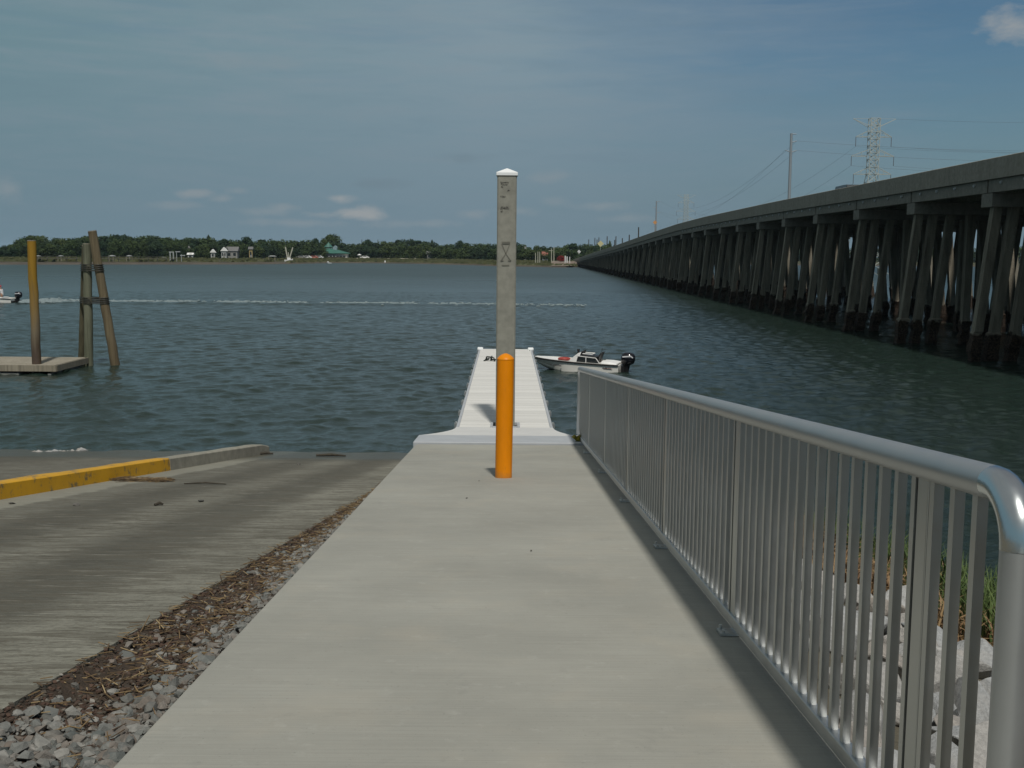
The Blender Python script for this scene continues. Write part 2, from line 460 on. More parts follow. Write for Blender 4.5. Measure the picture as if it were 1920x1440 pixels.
M['sign_white'] = simple('bare_sign_panel', (.62, .62, .62), .5, var=.08, bump=0)
M['blue_roof'] = simple('blue_awning', (.16, .25, .32), .7, var=.1, bump=0)
M['asphalt'] = simple('asphalt', (.05, .05, .05), .9, var=.2, bump=.3)
M['weed'] = blade_mat('yellow_green_weed', (.10, .11, .01), (.34, .27, .02))
M['van_paint'] = simple('dark_van_paint', (.035, .04, .04), .25, var=.05, bump=0, spec=.6)
M['tyre'] = simple('tyre_rubber', (.018, .018, .018), .8, var=.1, bump=0)

# ------------------------------------------------------------------ light and sky
SUN_AZ = Vector((.15, -.97)).normalized(); SUN_EL = R(57)
to_sun = Vector((SUN_AZ.x * math.cos(SUN_EL), SUN_AZ.y * math.cos(SUN_EL), math.sin(SUN_EL)))
sl = bpy.data.lights.new('sun', 'SUN'); sl.energy = 3.0; sl.angle = R(3.2); sl.color = (1, .955, .88)
so = bpy.data.objects.new('sun', sl); COL.objects.link(so); so.location = (20, -60, 80)
so.rotation_euler = to_sun.to_track_quat('Z', 'Y').to_euler()

W = bpy.data.worlds.new('World'); S.world = W; W.use_nodes = True
wt = W.node_tree; wn = wt.nodes; wl = wt.links
bg = wn['Background']; bg.inputs['Strength'].default_value = .1
class WT(NT):
    def __init__(s): s.t = wt; s.n = wn; s.l = wl
w = WT()
sky = wn.new('ShaderNodeTexSky'); sky.sky_type = 'NISHITA'; sky.sun_disc = False
sky.sun_elevation = SUN_EL; sky.sun_rotation = math.atan2(to_sun.x, to_sun.y)
sky.air_density = 1.0; sky.dust_density = 1.5; sky.ozone_density = 1.5
tc = wn.new('ShaderNodeTexCoord'); gen = tc.outputs['Generated']
sp = wn.new('ShaderNodeSeparateXYZ'); wl.new(gen, sp.inputs[0])
az = w.math('ARCTAN2', sp.outputs[0], sp.outputs[1])
el = w.math('ARCSINE', sp.outputs[2])
# thin high veil: pale blue grey, thick on the left, thin on the upper right
veil_n = w.noise(w.mapping(gen, (1.2, 1.2, 5.5)), 2.2, 6, .6, .4)
streak = w.noise(w.mapping(gen, (2.0, 2.0, 16.0), (1, 2, 3), (0, R(8), 0)), 2.6, 6, .62, .3)
lowness = w.ramp(el, [(0., 1.), (.22, .0)])
side = w.math('MULTIPLY_ADD', az, -2.5, .98, clamp=True)
f = w.math('ADD', side, w.math('MULTIPLY', lowness, .16))
f = w.math('ADD', f, w.math('MULTIPLY_ADD', veil_n, 1.0, -.52))
f = w.math('ADD', f, w.math('MULTIPLY_ADD', streak, .9, -.46))
f = w.ramp(f, [(.06, .0), (1.0, .95)])
VEIL = w.mix(w.ramp(w.math('MULTIPLY_ADD', az, 2.2, 1.0), [(0., 0.), (.95, 1.)]), (1.50, 2.46, 2.80), (2.12, 2.92, 3.42))
VEIL = w.mix(w.ramp(az, [(.02, 0.), (.30, 1.)]), VEIL, (1.72, 2.38, 3.10))
base = w.mix(1.0, sky.outputs[0], (.36, .50, .545), 'MULTIPLY')
skyc = w.mix(f, base, VEIL)
wisp = w.noise(w.mapping(gen, (2.6, 2.6, 20.0), (3, 7, 1), (0, R(-6), R(10))), 3.4, 7, .66, .5)
wf = w.math('MULTIPLY_ADD', side, .8, .2)
skyc = w.mix(w.math('MULTIPLY', wf, w.ramp(wisp, [(.46, 0.), (.74, .55)])), skyc, (2.30, 2.88, 3.30))
skyc = w.mix(w.ramp(wisp, [(.28, .22), (.46, 0.)]), skyc, (1.35, 2.05, 2.55))
band = w.ramp(el, [(0., 1.), (.09, .45), (.17, 0.)])
skyc = w.mix(w.math('MULTIPLY', band, .85), skyc, (1.42, 2.13, 2.66))
# small fair-weather clouds low over the far shore, one bank high on the right
cl_noise = w.noise(w.mapping(gen, (1, 1, 2.2)), 34, 7, .62)
cl_noise2 = w.noise(w.mapping(gen, (1, 1, 1.8), (4, 4, 4)), 12, 5, .6)
def cloud(px, py, wpx, hpx, amt, colr):
    global skyc
    d = ray(px, py); a0 = math.atan2(d.x, d.y); e0 = math.asin(d.z)
    da = w.math('MULTIPLY', w.math('SUBTRACT', az, a0), FPX / wpx)
    de = w.math('MULTIPLY', w.math('SUBTRACT', el, e0), FPX / hpx)
    r2 = w.math('SQRT', w.math('ADD', w.math('MULTIPLY', da, da), w.math('MULTIPLY', de, de)))
    k = w.math('ADD', r2, w.math('MULTIPLY_ADD', cl_noise, -2.4, 1.2))
    k = w.math('ADD', k, w.math('MULTIPLY_ADD', cl_noise2, -1.2, .6))
    k = w.ramp(w.math('MULTIPLY', k, .5), [(.08, 1.), (.52, 0.)])
    skyc = w.mix(w.math('MULTIPLY', k, min(.9, amt * 1.45)), skyc, colr)
CW = (3.1, 3.3, 3.4); CG = (2.45, 2.85, 3.1); CD = (1.25, 1.72, 2.05)
for c in [(365, 362, 34, 9, .55, CG), (445, 358, 20, 7, .3, CG), (640, 372, 34, 10, .5, CW), (665, 402, 55, 13, .62, CW),
          (600, 402, 40, 9, .4, CW), (500, 396, 60, 10, .35, CG), (890, 402, 45, 10, .38, CG), (1035, 332, 40, 16, .35, CG),
          (1120, 386, 50, 12, .4, CG), (1040, 378, 40, 9, .25, CG), (15, 356, 30, 22, .4, CG), (875, 296, 60, 12, .16, CD),
          (700, 345, 70, 12, .16, CD), (480, 118, 120, 16, .22, CG), (1895, 48, 48, 30, .55, CW), (560, 418, 120, 9, .4, CG), (800, 420, 90, 9, .35, CG), (330, 385, 60, 8, .3, CG), (420, 372, 26, 9, .4, CG), (690, 392, 30, 12, .4, CW), (960, 395, 60, 10, .3, CG), (1180, 410, 60, 9, .3, CG), (540, 388, 40, 9, .35, CG)]:
    cloud(*c)
over = w.ramp(el, [(.26, 0.), (.62, .8)])
skyc = w.mix(over, skyc, w.mix(w.ramp(cl_noise2, [(.4, 0.), (.6, 1.)]), (1.95, 2.05, 2.15), (2.95, 2.85, 2.70)))
wl.new(skyc, bg.inputs['Color'])

S.view_settings.view_transform = 'Standard'; S.view_settings.look = 'None'
S.view_settings.exposure = 0; S.view_settings.gamma = 1

# ------------------------------------------------------------------ water
def build_water():
    r0, r1, k = 9.0, 6500.0, .0022
    nr = int(math.log(r1 / r0) / k * .62)
    # spacing grows faster beyond 400 m
    rs = [r0]
    while rs[-1] < r1:
        r = rs[-1]; rs.append(r * (1 + (k if r < 120 else .006 if r < 480 else .06)))
    rs = np.array(rs); nr = len(rs)
    na = 420
    th = np.linspace(R(-62), R(62), na)
    # finer inside the picture angle
    th = np.sort(np.concatenate([np.linspace(R(-75), R(-27), 60, endpoint=False), np.linspace(R(-27), R(27), 560), np.linspace(R(27.8), R(75), 60)]))
    na = len(th)
    RR, TT = np.meshgrid(rs, th, indexing='ij')
    X = RR * np.sin(TT); Y = RR * np.cos(TT); Z = np.zeros_like(X)
    spc = np.gradient(rs)[:, None] * np.ones_like(RR)
    for i in range(64):
        lam = .17 * (1.5 / .17) ** (i / 63) * rng.uniform(.9, 1.1)
        ang = R(rng.normal(-50, 62))
        kx, ky = math.cos(ang) * 2 * PI / lam, math.sin(ang) * 2 * PI / lam
        amp = .0080 * lam * rng.uniform(.6, 1.2)
        fade = np.clip(lam / (spc * 3.0) - .5, 0, 1)
        mod = .6 + .4 * np.sin(X * .11 * rng.uniform(.5, 1.5) + Y * .07 * rng.uniform(.5, 1.5) + rng.uniform(0, 6))
        Z += amp * fade * mod * np.sin(kx * X + ky * Y + rng.uniform(0, 6.28))
    # bow wave ridges along the passing boat's wake
    a = onz(40, 567); b = onz(1200, 574)
    d = (b - a); L = d.length; d.normalize()
    px = (X - a.x) * d.x + (Y - a.y) * d.y
    q = -(X - a.x) * d.y + (Y - a.y) * d.x
    inside = np.clip(px / 3, 0, 1) * np.clip((L + 20 - px) / 40, 0, 1)
    Z += inside * (.09 * np.exp(-(q / .9) ** 2) - .06 * np.exp(-((q - 2.2) / 1.0) ** 2) - .05 * np.exp(-((q + 2.2) / 1.0) ** 2))
    V = np.stack([X, Y, Z], -1).reshape(-1, 3)
    idx = np.arange(nr * na).reshape(nr, na)
    F = np.stack([idx[:-1, :-1], idx[:-1, 1:], idx[1:, 1:], idx[1:, :-1]], -1).reshape(-1, 4)
    me = bpy.data.meshes.new('water')
    me.vertices.add(len(V)); me.vertices.foreach_set('co', V.astype(np.float32).ravel())
    me.loops.add(F.size); me.loops.foreach_set('vertex_index', F.astype(np.int32).ravel())
    me.polygons.add(len(F)); me.polygons.foreach_set('loop_start', np.arange(0, F.size, 4, dtype=np.int32))
    me.polygons.foreach_set('use_smooth', np.ones(len(F), dtype=bool))
    me.update(); me.validate()
    me.materials.append(M['water'])
    o = bpy.data.objects.new('water', me); COL.objects.link(o)
    tag(o, 'rippled grey green tidal river', 'water', kind='structure')
build_water()

# ------------------------------------------------------------------ near bank terrain
YS = [(1.37, 19.9), (2.2, 18.6), (3.0, 17.4), (4.5, 15.4), (6.5, 13.7), (12, 10), (30, 2), (70, -14)]
def ysh(x):
    if x <= YS[0][0]: return YS[0][1]
    for (a, b), (c, d) in zip(YS, YS[1:]):
        if x <= c: return b + (d - b) * (x - a) / (c - a)
    return YS[-1][1]
EA = onslope(0, 1332, RZ0, RM); EB = onslope(653, 949, RZ0, RM)
CA = onslope(0, 937, RZ0, RM); CB = onslope(505, 850, RZ0, RM)
def xedge(y): return EA.x + (EB.x - EA.x) * (y - EA.y) / (EB.y - EA.y)
def xcurb(y): return CA.x + (CB.x - CA.x) * (y - CA.y) / (CB.y - CA.y)
def hump(x, y): return .5 + .25 * (math.sin(x * 2.1 + y * 1.3) + math.sin(x * 3.7 - y * 2.9 + 1))
def zbank(x, y):
    yy = max(y, -8)
    if x > 1.37:
        a = zw(yy) - .22 - .30 * (x - 1.37)
        b = .21 * (ysh(x) - y)
        return max(-1.2, min(a, b)) + .05 * hump(x, y)
    e = xedge(yy)
    if x > e:
        z = min(zw(yy), zr(yy)) - .32
        if y > 17.2: z -= (y - 17.2) * .3
        return z
    return zr(yy) - .35
def build_ground():
    xs = list(np.linspace(-60, -8, 12)) + list(np.linspace(-6, -2.6, 8)) + list(np.linspace(-2.4, 8, 90)) + list(np.linspace(9, 20, 14)) + list(np.linspace(24, 90, 10))
    ys = list(np.linspace(-80, -10, 10)) + list(np.linspace(-8, 2, 12)) + list(np.linspace(2.2, 26, 110)) + [28, 32]
    V = [(x, y, zbank(x, y)) for y in ys for x in xs]
    n = len(xs)
    F = [(j * n + i, j * n + i + 1, (j + 1) * n + i + 1, (j + 1) * n + i) for j in range(len(ys) - 1) for i in range(n - 1)]
    b = MB(); b.add(V, F)
    o = b.build('ground', M['bank'], smooth='all'); tag(o, 'sloping soil bank under the launch', 'ground', kind='structure')
build_ground()

# boat ramp lanes
def build_ramp():
    ys = list(np.linspace(-8, 27, 71))
    rows = []; uvs = []
    us = [0, .02, .1, .2, .3, .4, .5, .6, .7, .8, .9, 1.0]
    for y in ys:
        e, c = xedge(y), xcurb(y)
        row = [(e, y, zr(y) - .25, 0)] + [(e + (c - e) * u, y, zr(y), u) for u in us]
        rows.append(row)
    V = [(p[0], p[1], p[2]) for r in rows for p in r]; U = [(p[3], p[1]) for r in rows for p in r]
    n = len(rows[0])
    F = [(j * n + i, j * n + i + 1, (j + 1) * n + i + 1, (j + 1) * n + i) for j in range(len(rows) - 1) for i in range(n - 1)]
    def mk(name, V, F, U, lab):
        b = MB(); b.add(V, F); o = b.build(name, M['ramp'])
        uv = o.data.uv_layers.new(name='UVMap')
        for lp in o.data.loops: uv.data[lp.index].uv = U[lp.vertex_index]
        tag(o, lab, 'boat ramp', kind='structure')
    mk('boat_ramp', V, F, U, 'grooved concrete launch lane between kerb and gravel strip')
    V = []; U = []
    us = np.linspace(0, 1, 9)
    for y in ys:
        c = xcurb(y) - .02
        for u in us: V.append((c - 30 * u, y, zr(y))); U.append((1.0 + u * 3 if u < .08 else .7 - .5 * u, y))
    F = [(j * 9 + i, j * 9 + i + 1, (j + 1) * 9 + i + 1, (j + 1) * 9 + i) for j in range(len(ys) - 1) for i in range(8)]
    mk('boat_ramp', V, F, U, 'second concrete launch lane left of the kerb')
build_ramp()

# kerb between the lanes
def build_kerb():
    root = thing('launch_kerb', 'long low concrete kerb between the launch lanes, its near part painted yellow', 'kerb', (CA.x, CA.y, zr(CA.y)))
    ysplit = onslope(313, 882, RZ0, RM).y; yend = CB.y
    def seg(y0, y1, taper):
        n = max(3, int((y1 - y0) / .35)); rings = []
        for i in range(n + 1):
            y = y0 + (y1 - y0) * i / n; x = xcurb(y); z = zr(y); h = .20; wd = .24
            j = random.uniform(-.006, .006)
            if taper and i == n: h = .15
            rings.append([(x + .015, y, z - .1), (x + j, y, z + h - .02), (x - .025, y, z + h + j), (x - wd + .03, y, z + h + j), (x - wd, y, z + h - .02), (x - wd - .015, y, z - .1)])
        return rings
    seg_b = MB(); seg_b.loft(seg(-8, ysplit, False)); seg_b.build('painted_section', M['curb_yellow'], root, smooth=True)
    seg_b = MB(); seg_b.loft(seg(ysplit + .004, yend, True)); seg_b.build('bare_section', M['curb_bare'], root, smooth=True)
build_kerb()

# ------------------------------------------------------------------ walkway
YEND = onslope(935, 834, WZ0, WM).y
XL = onslope(205, 1440, WZ0, WM).x
XR = 1.375
def build_walk():
    b = MB()
    ys = [-8, 3.4, 6.8, 10.2, 13.6, YEND]
    ys = [-8, YEND]
    for a, c in zip(ys, ys[1:]):
        r = .025
        def ring(y):
            z = zw(y)
            return [(XL, y, z - .55), (XL, y, z - r), (XL + r * .3, y, z - r * .3), (XL + r, y, z), (XR - r, y, z), (XR, y, z - r), (XR, y, z - .55)]
        b.loft([ring(a), ring(c)])
    o = b.build('walkway', M['walk'], smooth=True); tag(o, 'sloping concrete walkway down to the dock', 'walkway', kind='structure')
build_walk()

# abutment plate and transition apron
Z1 = zw(YEND)
DOCKZ = H - 3.3
P_L = onz(897, 656, DOCKZ); P_R = onz(998, 655, DOCKZ); Q_L = onz(856, 802, DOCKZ); Q_R = onz(1036, 803, DOCKZ)
DXL = (P_L.x + Q_L.x) / 2; DXR = (P_R.x + Q_R.x) / 2; DY0 = (Q_L.y + Q_R.y) / 2; DY1 = (P_L.y + P_R.y) / 2
YP = YEND + 1.25
def build_apron():
    root = thing('dock_apron', 'pale transition plate joining the concrete walkway to the white dock', 'ramp plate', (0, YEND, Z1))
    zt = atd(935, 817.5, YP).z
    b = MB(); xl, xr = onslope(775, 832, WZ0, WM).x, 1.30
    b.loft([[(xl, YEND + .03, Z1 - .3), (xl, YEND + .03, Z1 + .035), (xr, YEND + .03, Z1 + .035), (xr, YEND + .03, Z1 - .3)],
            [(xl, YP, zt - .3), (xl, YP, zt + .01), (xr, YP, zt + .01), (xr, YP, zt - .3)]])
    b.build('hinge_plate', M['plate_grey'], root, bevel=.012)
    b = MB(); n = 9; top = []; rings = []
    for i in range(n):
        t = i / (n - 1); y = YP + .005 + (DY0 - YP - .01) * t
        k = 1 - (1 - t) ** 2.2
        l = xl + (DXL - xl) * k; r = xr + (DXR - xr) * k
        z = zt + .004 + (DOCKZ + .01 - zt) * t
        rings.append([(l, y, z - .22), (l, y, z), (r, y, z), (r, y, z - .22)])
    b.loft(rings); b.build('tapered_plate', M['plate'], root, bevel=.01)
build_apron()
# concrete abutment under the plate
b = MB(); b.box(((XL + XR) / 2 - .02, YEND + .75, Z1 - .95), (XR - XL + .25, 1.3, 1.3)); tag(b.build('abutment', M['pilecon']), 'concrete abutment under the pale transition plate', 'abutment')

# ------------------------------------------------------------------ white floating dock
def build_dock():
    root = thing('floating_dock', 'long narrow white boarded dock running straight out from the walkway', 'dock', ((DXL + DXR) / 2, DY0, 0))
    L = DY1 - DY0; nsec = 6
    PX = onz(947, 803, DOCKZ)
    b = MB(); pitch = .152
    y = DY0 + .02
    i = 0
    while y < DY1 - .05:
        w_ = pitch - .008
        jz = random.uniform(-.002, .002)
        if y + w_ / 2 > DY0 and y < PX.y + .25 + .2 and y + w_ > PX.y - .25 + .2:     # hole round the pile
            for a, c in ((DXL + .06, PX.x - .25), (PX.x + .25, DXR - .06)): b.box(((a + c) / 2, y + w_ / 2, DOCKZ - .018 + jz), (c - a, w_, .036))
        else: b.box(((DXL + DXR) / 2, y + w_ / 2, DOCKZ - .018 + jz), (DXR - DXL - .12, w_, .036))
        i += 1
        y += pitch + (.012 if i % 20 == 0 else 0)
    b.build('deck', M['dock'], root)
    for x, s in ((DXL, 1), (DXR, -1)):
        b = MB(); b.box((x + s * .03, (DY0 + DY1) / 2, DOCKZ - .06), (.058, L, .15)); 
        b.build('edge_beam', M['plate_grey'], root, bevel=.01)
    b = MB(); b.box(((DXL + DXR) / 2, DY1 + .03, DOCKZ - .06), (DXR - DXL, .058, .15)); b.build('edge_beam', M['plate'], root, bevel=.01)
    for s in range(nsec):
        y0 = DY0 + L * s / nsec + .15; y1 = DY0 + L * (s + 1) / nsec - .15
        if s == 0: y0 += .8
        b = MB(); b.box(((DXL + DXR) / 2, (y0 + y1) / 2, DOCKZ / 2 - .17), (DXR - DXL - .16, y1 - y0, DOCKZ + .05)); b.build('float', M['plate_grey'], root, bevel=.05)
    b = MB()
    b.box(((DXL + DXR) / 2, (DY0 + DY1) / 2, DOCKZ - .10), (DXR - DXL - .2, L - .1, .10)); b.build('frame', M['dark_wood'], root)
    for x in (DXL + .05, DXR - .05):
        b = MB(); b.box((x, DY1 - .10, DOCKZ + .025), (.20, .32, .11)); b.build('corner_bumper', M['cap_white'], root, bevel=.03)
    for k in range(11):
        y = DY0 + .5 + (L - 1.2) * k / 10
        for x, s in ((DXL, -1), (DXR, 1)):
            b = MB(); b.box((x + s * .02, y, DOCKZ - .03), (.06, .10, .09)); b.tube([(x + s * .02, y, DOCKZ + .0), (x + s * .02, y, DOCKZ + .045)], .022, 8)
            b.build('edge_bolt', M['galv'], root)
    # cleat near the far end
    c = onz(921, 676, DOCKZ)
    b = MB(); b.box((c.x, c.y, DOCKZ + .05), (.06, .12, .10)); b.tube([(c.x - .02, c.y - .2, DOCKZ + .12), (c.x, c.y, DOCKZ + .10), (c.x + .02, c.y + .2, DOCKZ + .12)], [.018, .03, .018], 8)
    b.build('cleat', M['black'], root, smooth=True)
    # pile guide frame round the pile
    b = MB(); d = .26
    for sx in (-1, 1): b.bar((PX.x + sx * d, PX.y + .2 - d, DOCKZ + .02), (PX.x + sx * d, PX.y + .2 + d, DOCKZ + .02), .05, .06)
    for sy in (-1, 1): b.bar((PX.x - d + .027, PX.y + .2 + sy * d, DOCKZ + .02), (PX.x + d - .027, PX.y + .2 + sy * d, DOCKZ + .02), .05, .055)
    b.build('pile_guide', M['plate_grey'], root)
    # loose mooring line lying on the deck by the cleat
    pts = []
    for i in range(40):
        t = i / 39
        pts.append((c.x - .22 + .45 * t + .10 * math.sin(t * 15), c.y - .25 + .5 * math.sin(t * 9) * (1 - t) + .3 * t, DOCKZ + .016 + .03 * abs(math.sin(t * 12)) + (.09 if .35 < t < .5 else 0)))
    b = MB(); b.tube(pts, .022, 6); tag(b.build('mooring_line', M['rope'], smooth=True), 'dark mooring line lying loose by the cleat on the white dock', 'rope')
    return PX
PX = build_dock()

# ------------------------------------------------------------------ concrete guide pile with white cap
def build_pile():
    y = PX.y + .2; x = PX.x; s = .183
    zt = atd(950, 326, y - s).z
    root = thing('guide_pile', 'tall square concrete pile with a white pointed cap rising through the dock', 'pile', (x, y, -1.2))
    b = MB(); c = .022
    def ring(z):
        return [(x - s + c, y - s, z), (x + s - c, y - s, z), (x + s, y - s + c, z), (x + s, y + s - c, z), (x + s - c, y + s, z), (x - s + c, y + s, z), (x - s, y + s - c, z), (x - s, y - s + c, z)]
    b.loft([ring(-1.2 + (zt + 1.2) * i / 12) for i in range(13)]); b.build('shaft', M['pilecon'], root)
    b = MB(); q = s + .018
    lo = [(x - q, y - q, zt - .03), (x + q, y - q, zt - .03), (x + q, y + q, zt - .03), (x - q, y + q, zt - .03)]
    b.loft([lo, [(a, d, zt + .03) for a, d, _ in lo], [(x + (a - x) * .04, y + (d - y) * .04, zt + .115) for a, d, _ in lo]]); b.build('cap', M['cap_white'], root, bevel=.006)
    # cast mark: bar, two triangles meeting point to point, bar
    yf = y - s
    def P(px, py): p = atd(px, py, yf); return Vector((p.x, yf - .004, p.z))
    b = MB()
    def ln(a, c, w_=.013): b.bar(P(*a), P(*c), .014, w_, up=(0, 0, 1))
    ln((941, 454), (956, 454), .022); ln((941, 457), (948.5, 475)); ln((956, 457), (948.5, 475)); ln((941, 457), (956, 457), .014)
    ln((948.5, 475), (939, 489)); ln((948.5, 475), (958, 489)); ln((939, 489), (944, 488), .02); ln((953, 488), (958, 489), .02); ln((941, 497), (955, 497), .02)
    b.build('cast_mark', M['mark'], root)
    # rows of small dark stencilled characters, too small to read in the photograph
    r = random.Random(3)
    for (px, py, n, wd) in ((938, 341.5, 7, 2.3), (939, 345.5, 5, 2.6), (939, 349.5, 2, 2.6), (951, 357, 2, 2), (938.5, 368, 4, 2.4), (939, 388, 6, 2.4), (938, 391, 7, 2.4), (938.5, 396, 2, 2.4)):
        b = MB()
        for k in range(n):
            x0 = px + k * wd
            for _ in range(3):
                h = r.choice((0, 1))
                a = (x0 + r.uniform(0, 1.4), py + r.uniform(-.9, .9)); c = (a[0] + (1.3 if h else 0), a[1] + (0 if h else 1.6))
                b.bar(P(*a), P(*c), .006, .010)
        b.build('stencil_row', M['stencil'], root)
M['mark'] = concrete('cast_mark_concrete', (.185, .18, .15), .2)
build_pile()

# ------------------------------------------------------------------ yellow bollard
def scuffed():
    t = NT('scuffed_yellow_sleeve'); v = t.tc.outputs['Object']
    c = (.74, .235, .0015)
    n = t.noise(t.mapping(v, (3, 3, 1)), 2.5, 5, .6)
    col = t.mix(t.ramp(n, [(.3, 0.), (.7, 1.)]), mul(c, .88), mul(c, 1.06))
    sc = t.ramp(t.noise(t.mapping(v, (9, 9, 2.2)), 3.0, 7, .72), [(.62, 0.), (.70, 1.)])
    col = t.mix(t.math('MULTIPLY', sc, .35), col, (.33, .15, .03))
    sp = t.node('ShaderNodeSeparateXYZ'); t.l.new(v, sp.inputs[0])
    g = t.ramp(t.math('ADD', sp.outputs[2], t.math('MULTIPLY', n, .12)), [(.06, 1.), (.15, 0.)])
    col = t.mix(t.math('MULTIPLY', g, .4), col, (.22, .15, .08))
    return t.set(col, t.math('MULTIPLY_ADD', sc, .25, .40), 0, t.bump(n, .05, .01), .22)
M['bollard'] = scuffed()
def build_bollard():
    p = onslope(944, 897, WZ0, WM); z0 = zw(p.y)
    r = 32 / FPX * p.y / 2 * 1.012
    ztop = atd(946, 664, p.y).z
    root = thing('bollard', 'orange yellow round bollard with domed top standing on the walkway', 'bollard', (p.x, p.y + r, z0))
    tilt = .010
    x, y = p.x, p.y + r
    def ring(z, rr, n=40): return [(x + tilt * (z - z0) + rr * math.cos(2 * PI * i / n), y + rr * math.sin(2 * PI * i / n), z) for i in range(n)]
    b = MB(); h = ztop - z0
    prof = [(z0 - .05, r), (z0 + .004, r), (ztop - r * .72, r)]
    b.loft([ring(z, q) for z, q in prof], cap=True); b.build('sleeve', M['bollard'], root, smooth=True)
    b = MB(); prof = [(ztop - r * .72 + .001, r * 1.012), (ztop - r * .66, r * 1.012), (ztop - r * .60, r * .985), (ztop - r * .48, r * .90), (ztop - r * .32, r * .74), (ztop - r * .16, r * .52), (ztop - r * .05, r * .28), (ztop, .01)]
    b.loft([ring(z, q) for z, q in prof]); b.build('domed_cap', M['bollard'], root, smooth='all')
build_bollard()
def scraps():
    r = random.Random(12)
    for px, py, sz, lab in ((875, 935, .035, 'dark leaf scrap on the walkway left of the bollard foot'), (898, 903, .03, 'small dark leaf scrap nearest the left side of the bollard'), (996, 1034, .03, 'tiny brown leaf scrap on the walkway nearer than the bollard')):
        p = onslope(px, py, WZ0, WM); a = r.uniform(0, 6); sz *= .55
        pts = [(p.x + sz * math.cos(a + k * 1.05) * r.uniform(.35, .7), p.y + sz * math.sin(a + k * 1.05) * r.uniform(.5, 1.1), p.z + .004 + r.uniform(0, .008)) for k in range(6)]
        b = MB(); b.loft([pts, [(x, y, z + .003) for x, y, z in pts]]); tag(b.build('leaf_scrap', M['dark_wood']), lab, 'debris')
scraps()

# ------------------------------------------------------------------ railing
RX = 1.284
def build_rail():
    y0, y1 = 2.86, 19.26
    RH = 1.29
    root = thing('guard_rail', 'grey aluminium hand rail with close vertical balusters along the walkway edge', 'railing', (RX, y0, zw(y0)))
    rr = .0465
    def top(y): return zw(y) + RH - rr
    # far end return and near elbow
    sl = math.atan(WM)
    pts = [(RX, y1 + .02, zw(min(y1, YEND)) + .02), (RX, y1 + .02, top(y1) - .16)]
    for i in range(1, 7):
        a = i / 6 * PI / 2; pts.append((RX, y1 + .02 - .12 * (1 - math.cos(a)), top(y1) - .16 + .16 * math.sin(a)))
    far = pts
    b = MB()
    ring_y = list(np.linspace(y1 - .1, y0 + .02, 14))
    line = [(RX, y, top(y)) for y in ring_y]
    b.tube(line, rr, 20); b.build('top_rail', M['alu_rail'], root, smooth=True)
    b = MB(); b.tube(far, [rr * .9] * len(far), 14); b.build('end_post', M['alu'], root, smooth=True)
    ra = .14
    pts = [(RX, y0 + .02, top(y0 + .02))]
    zt = top(y0)
    for i in range(1, 11):
        a = i / 10 * PI / 2
        pts.append((RX, y0 - ra * math.sin(a), zt - ra * (1 - math.cos(a))))
    b = MB(); b.tube(pts, rr * 1.02, 20); b.build('elbow', M['alu_polish'], root, smooth=True)
    b = MB(); b.tube([(RX, y0 - ra, zt - ra + .002), (RX, y0 - ra, zw(y0) + .0)], rr, 20); b.build('end_post', M['alu_rail'], root, smooth=True)
    # bottom channel
    b = MB(); zb = .085
    b.bar((RX, y0 - ra + .06, zw(y0 - ra + .06) + zb), (RX, y1 - .05, zw(y1 - .05) + zb), .052, .062)
    b.build('bottom_rail', M['alu'], root, bevel=.005)
    posts = [3.34, 6.05, 8.75, 11.45, 14.15, 16.85]
    for y in posts:
        b = MB(); b.box((RX + .012, y, (zw(y) + top(y) - .02) / 2 + .03), (.050, .085, top(y) - zw(y) - .07)); b.build('post', M['alu_bar'], root, bevel=.004)
        b = MB(); b.box((RX - .02, y - .0, zw(y) + .010), (.13, .13, .014), Matrix.Rotation(-sl, 3, 'X'))
        for sx, sy in ((-.065, -.045), (-.065, .045)): b.tube([(RX + sx, y + sy, zw(y) + .012), (RX + sx, y + sy, zw(y) + .036)], .010, 8)
        b.build('base_plate', M['galv'], root)
    # balusters: hollow square bars welded between channel and rail
    ys = []; y = y0 + .10
    while y < y1 - .15:
        if min(abs(y - p) for p in posts) > .068: ys.append(y)
        y += .151
    rest = MB()
    proto = None
    for i, y in enumerate(ys):
        h0 = zw(y) + zb + .031; h1 = top(y) - rr * .55
        if i < 100:
            b = MB(); b.box((RX, y, (h0 + h1) / 2), (.030, .034, h1 - h0)); b.build('baluster', M['alu_bar'], root)
        else: rest.box((RX, y, (h0 + h1) / 2), (.030, .034, h1 - h0))
    if rest.v: tag(rest.build('balusters', M['alu_bar'], root), kind='stuff')
M['alu_polish'] = metal('polished_aluminium', (.62, .66, .67), .22, .05, .0, 1.0)
M['alu_bar'] = metal('baluster_aluminium', (.47, .48, .47), .36, .1, .05, .95)
build_rail()

# weed growing at the far end of the rail
def build_weed():
    c = onslope(1094, 832, WZ0, WM)
    root_z = zw(c.y)
    b = MB(); r = random.Random(4)
    for i in range(46):
        a = r.uniform(0, 2 * PI); l = r.uniform(.05, .17); h = r.uniform(.04, .17); w_ = .03
        p = Vector((c.x - .02 + r.uniform(-.05, .05), c.y + r.uniform(-.05, .05), root_z)); d = Vector((math.cos(a), math.sin(a), 0)); n = Vector((-d.y, d.x, 0))
        m = p + d * l * .6 + Vector((0, 0, h)); e = p + d * l + Vector((0, 0, h * .7))
        b.add([p + n * .005, m + n * w_, e, m - n * w_, p - n * .005], [(0, 1, 2, 3, 4)])
    tag(b.build('weed', M['weed']), 'small yellow green weed at the foot of the far railing end', 'weed')
build_weed()

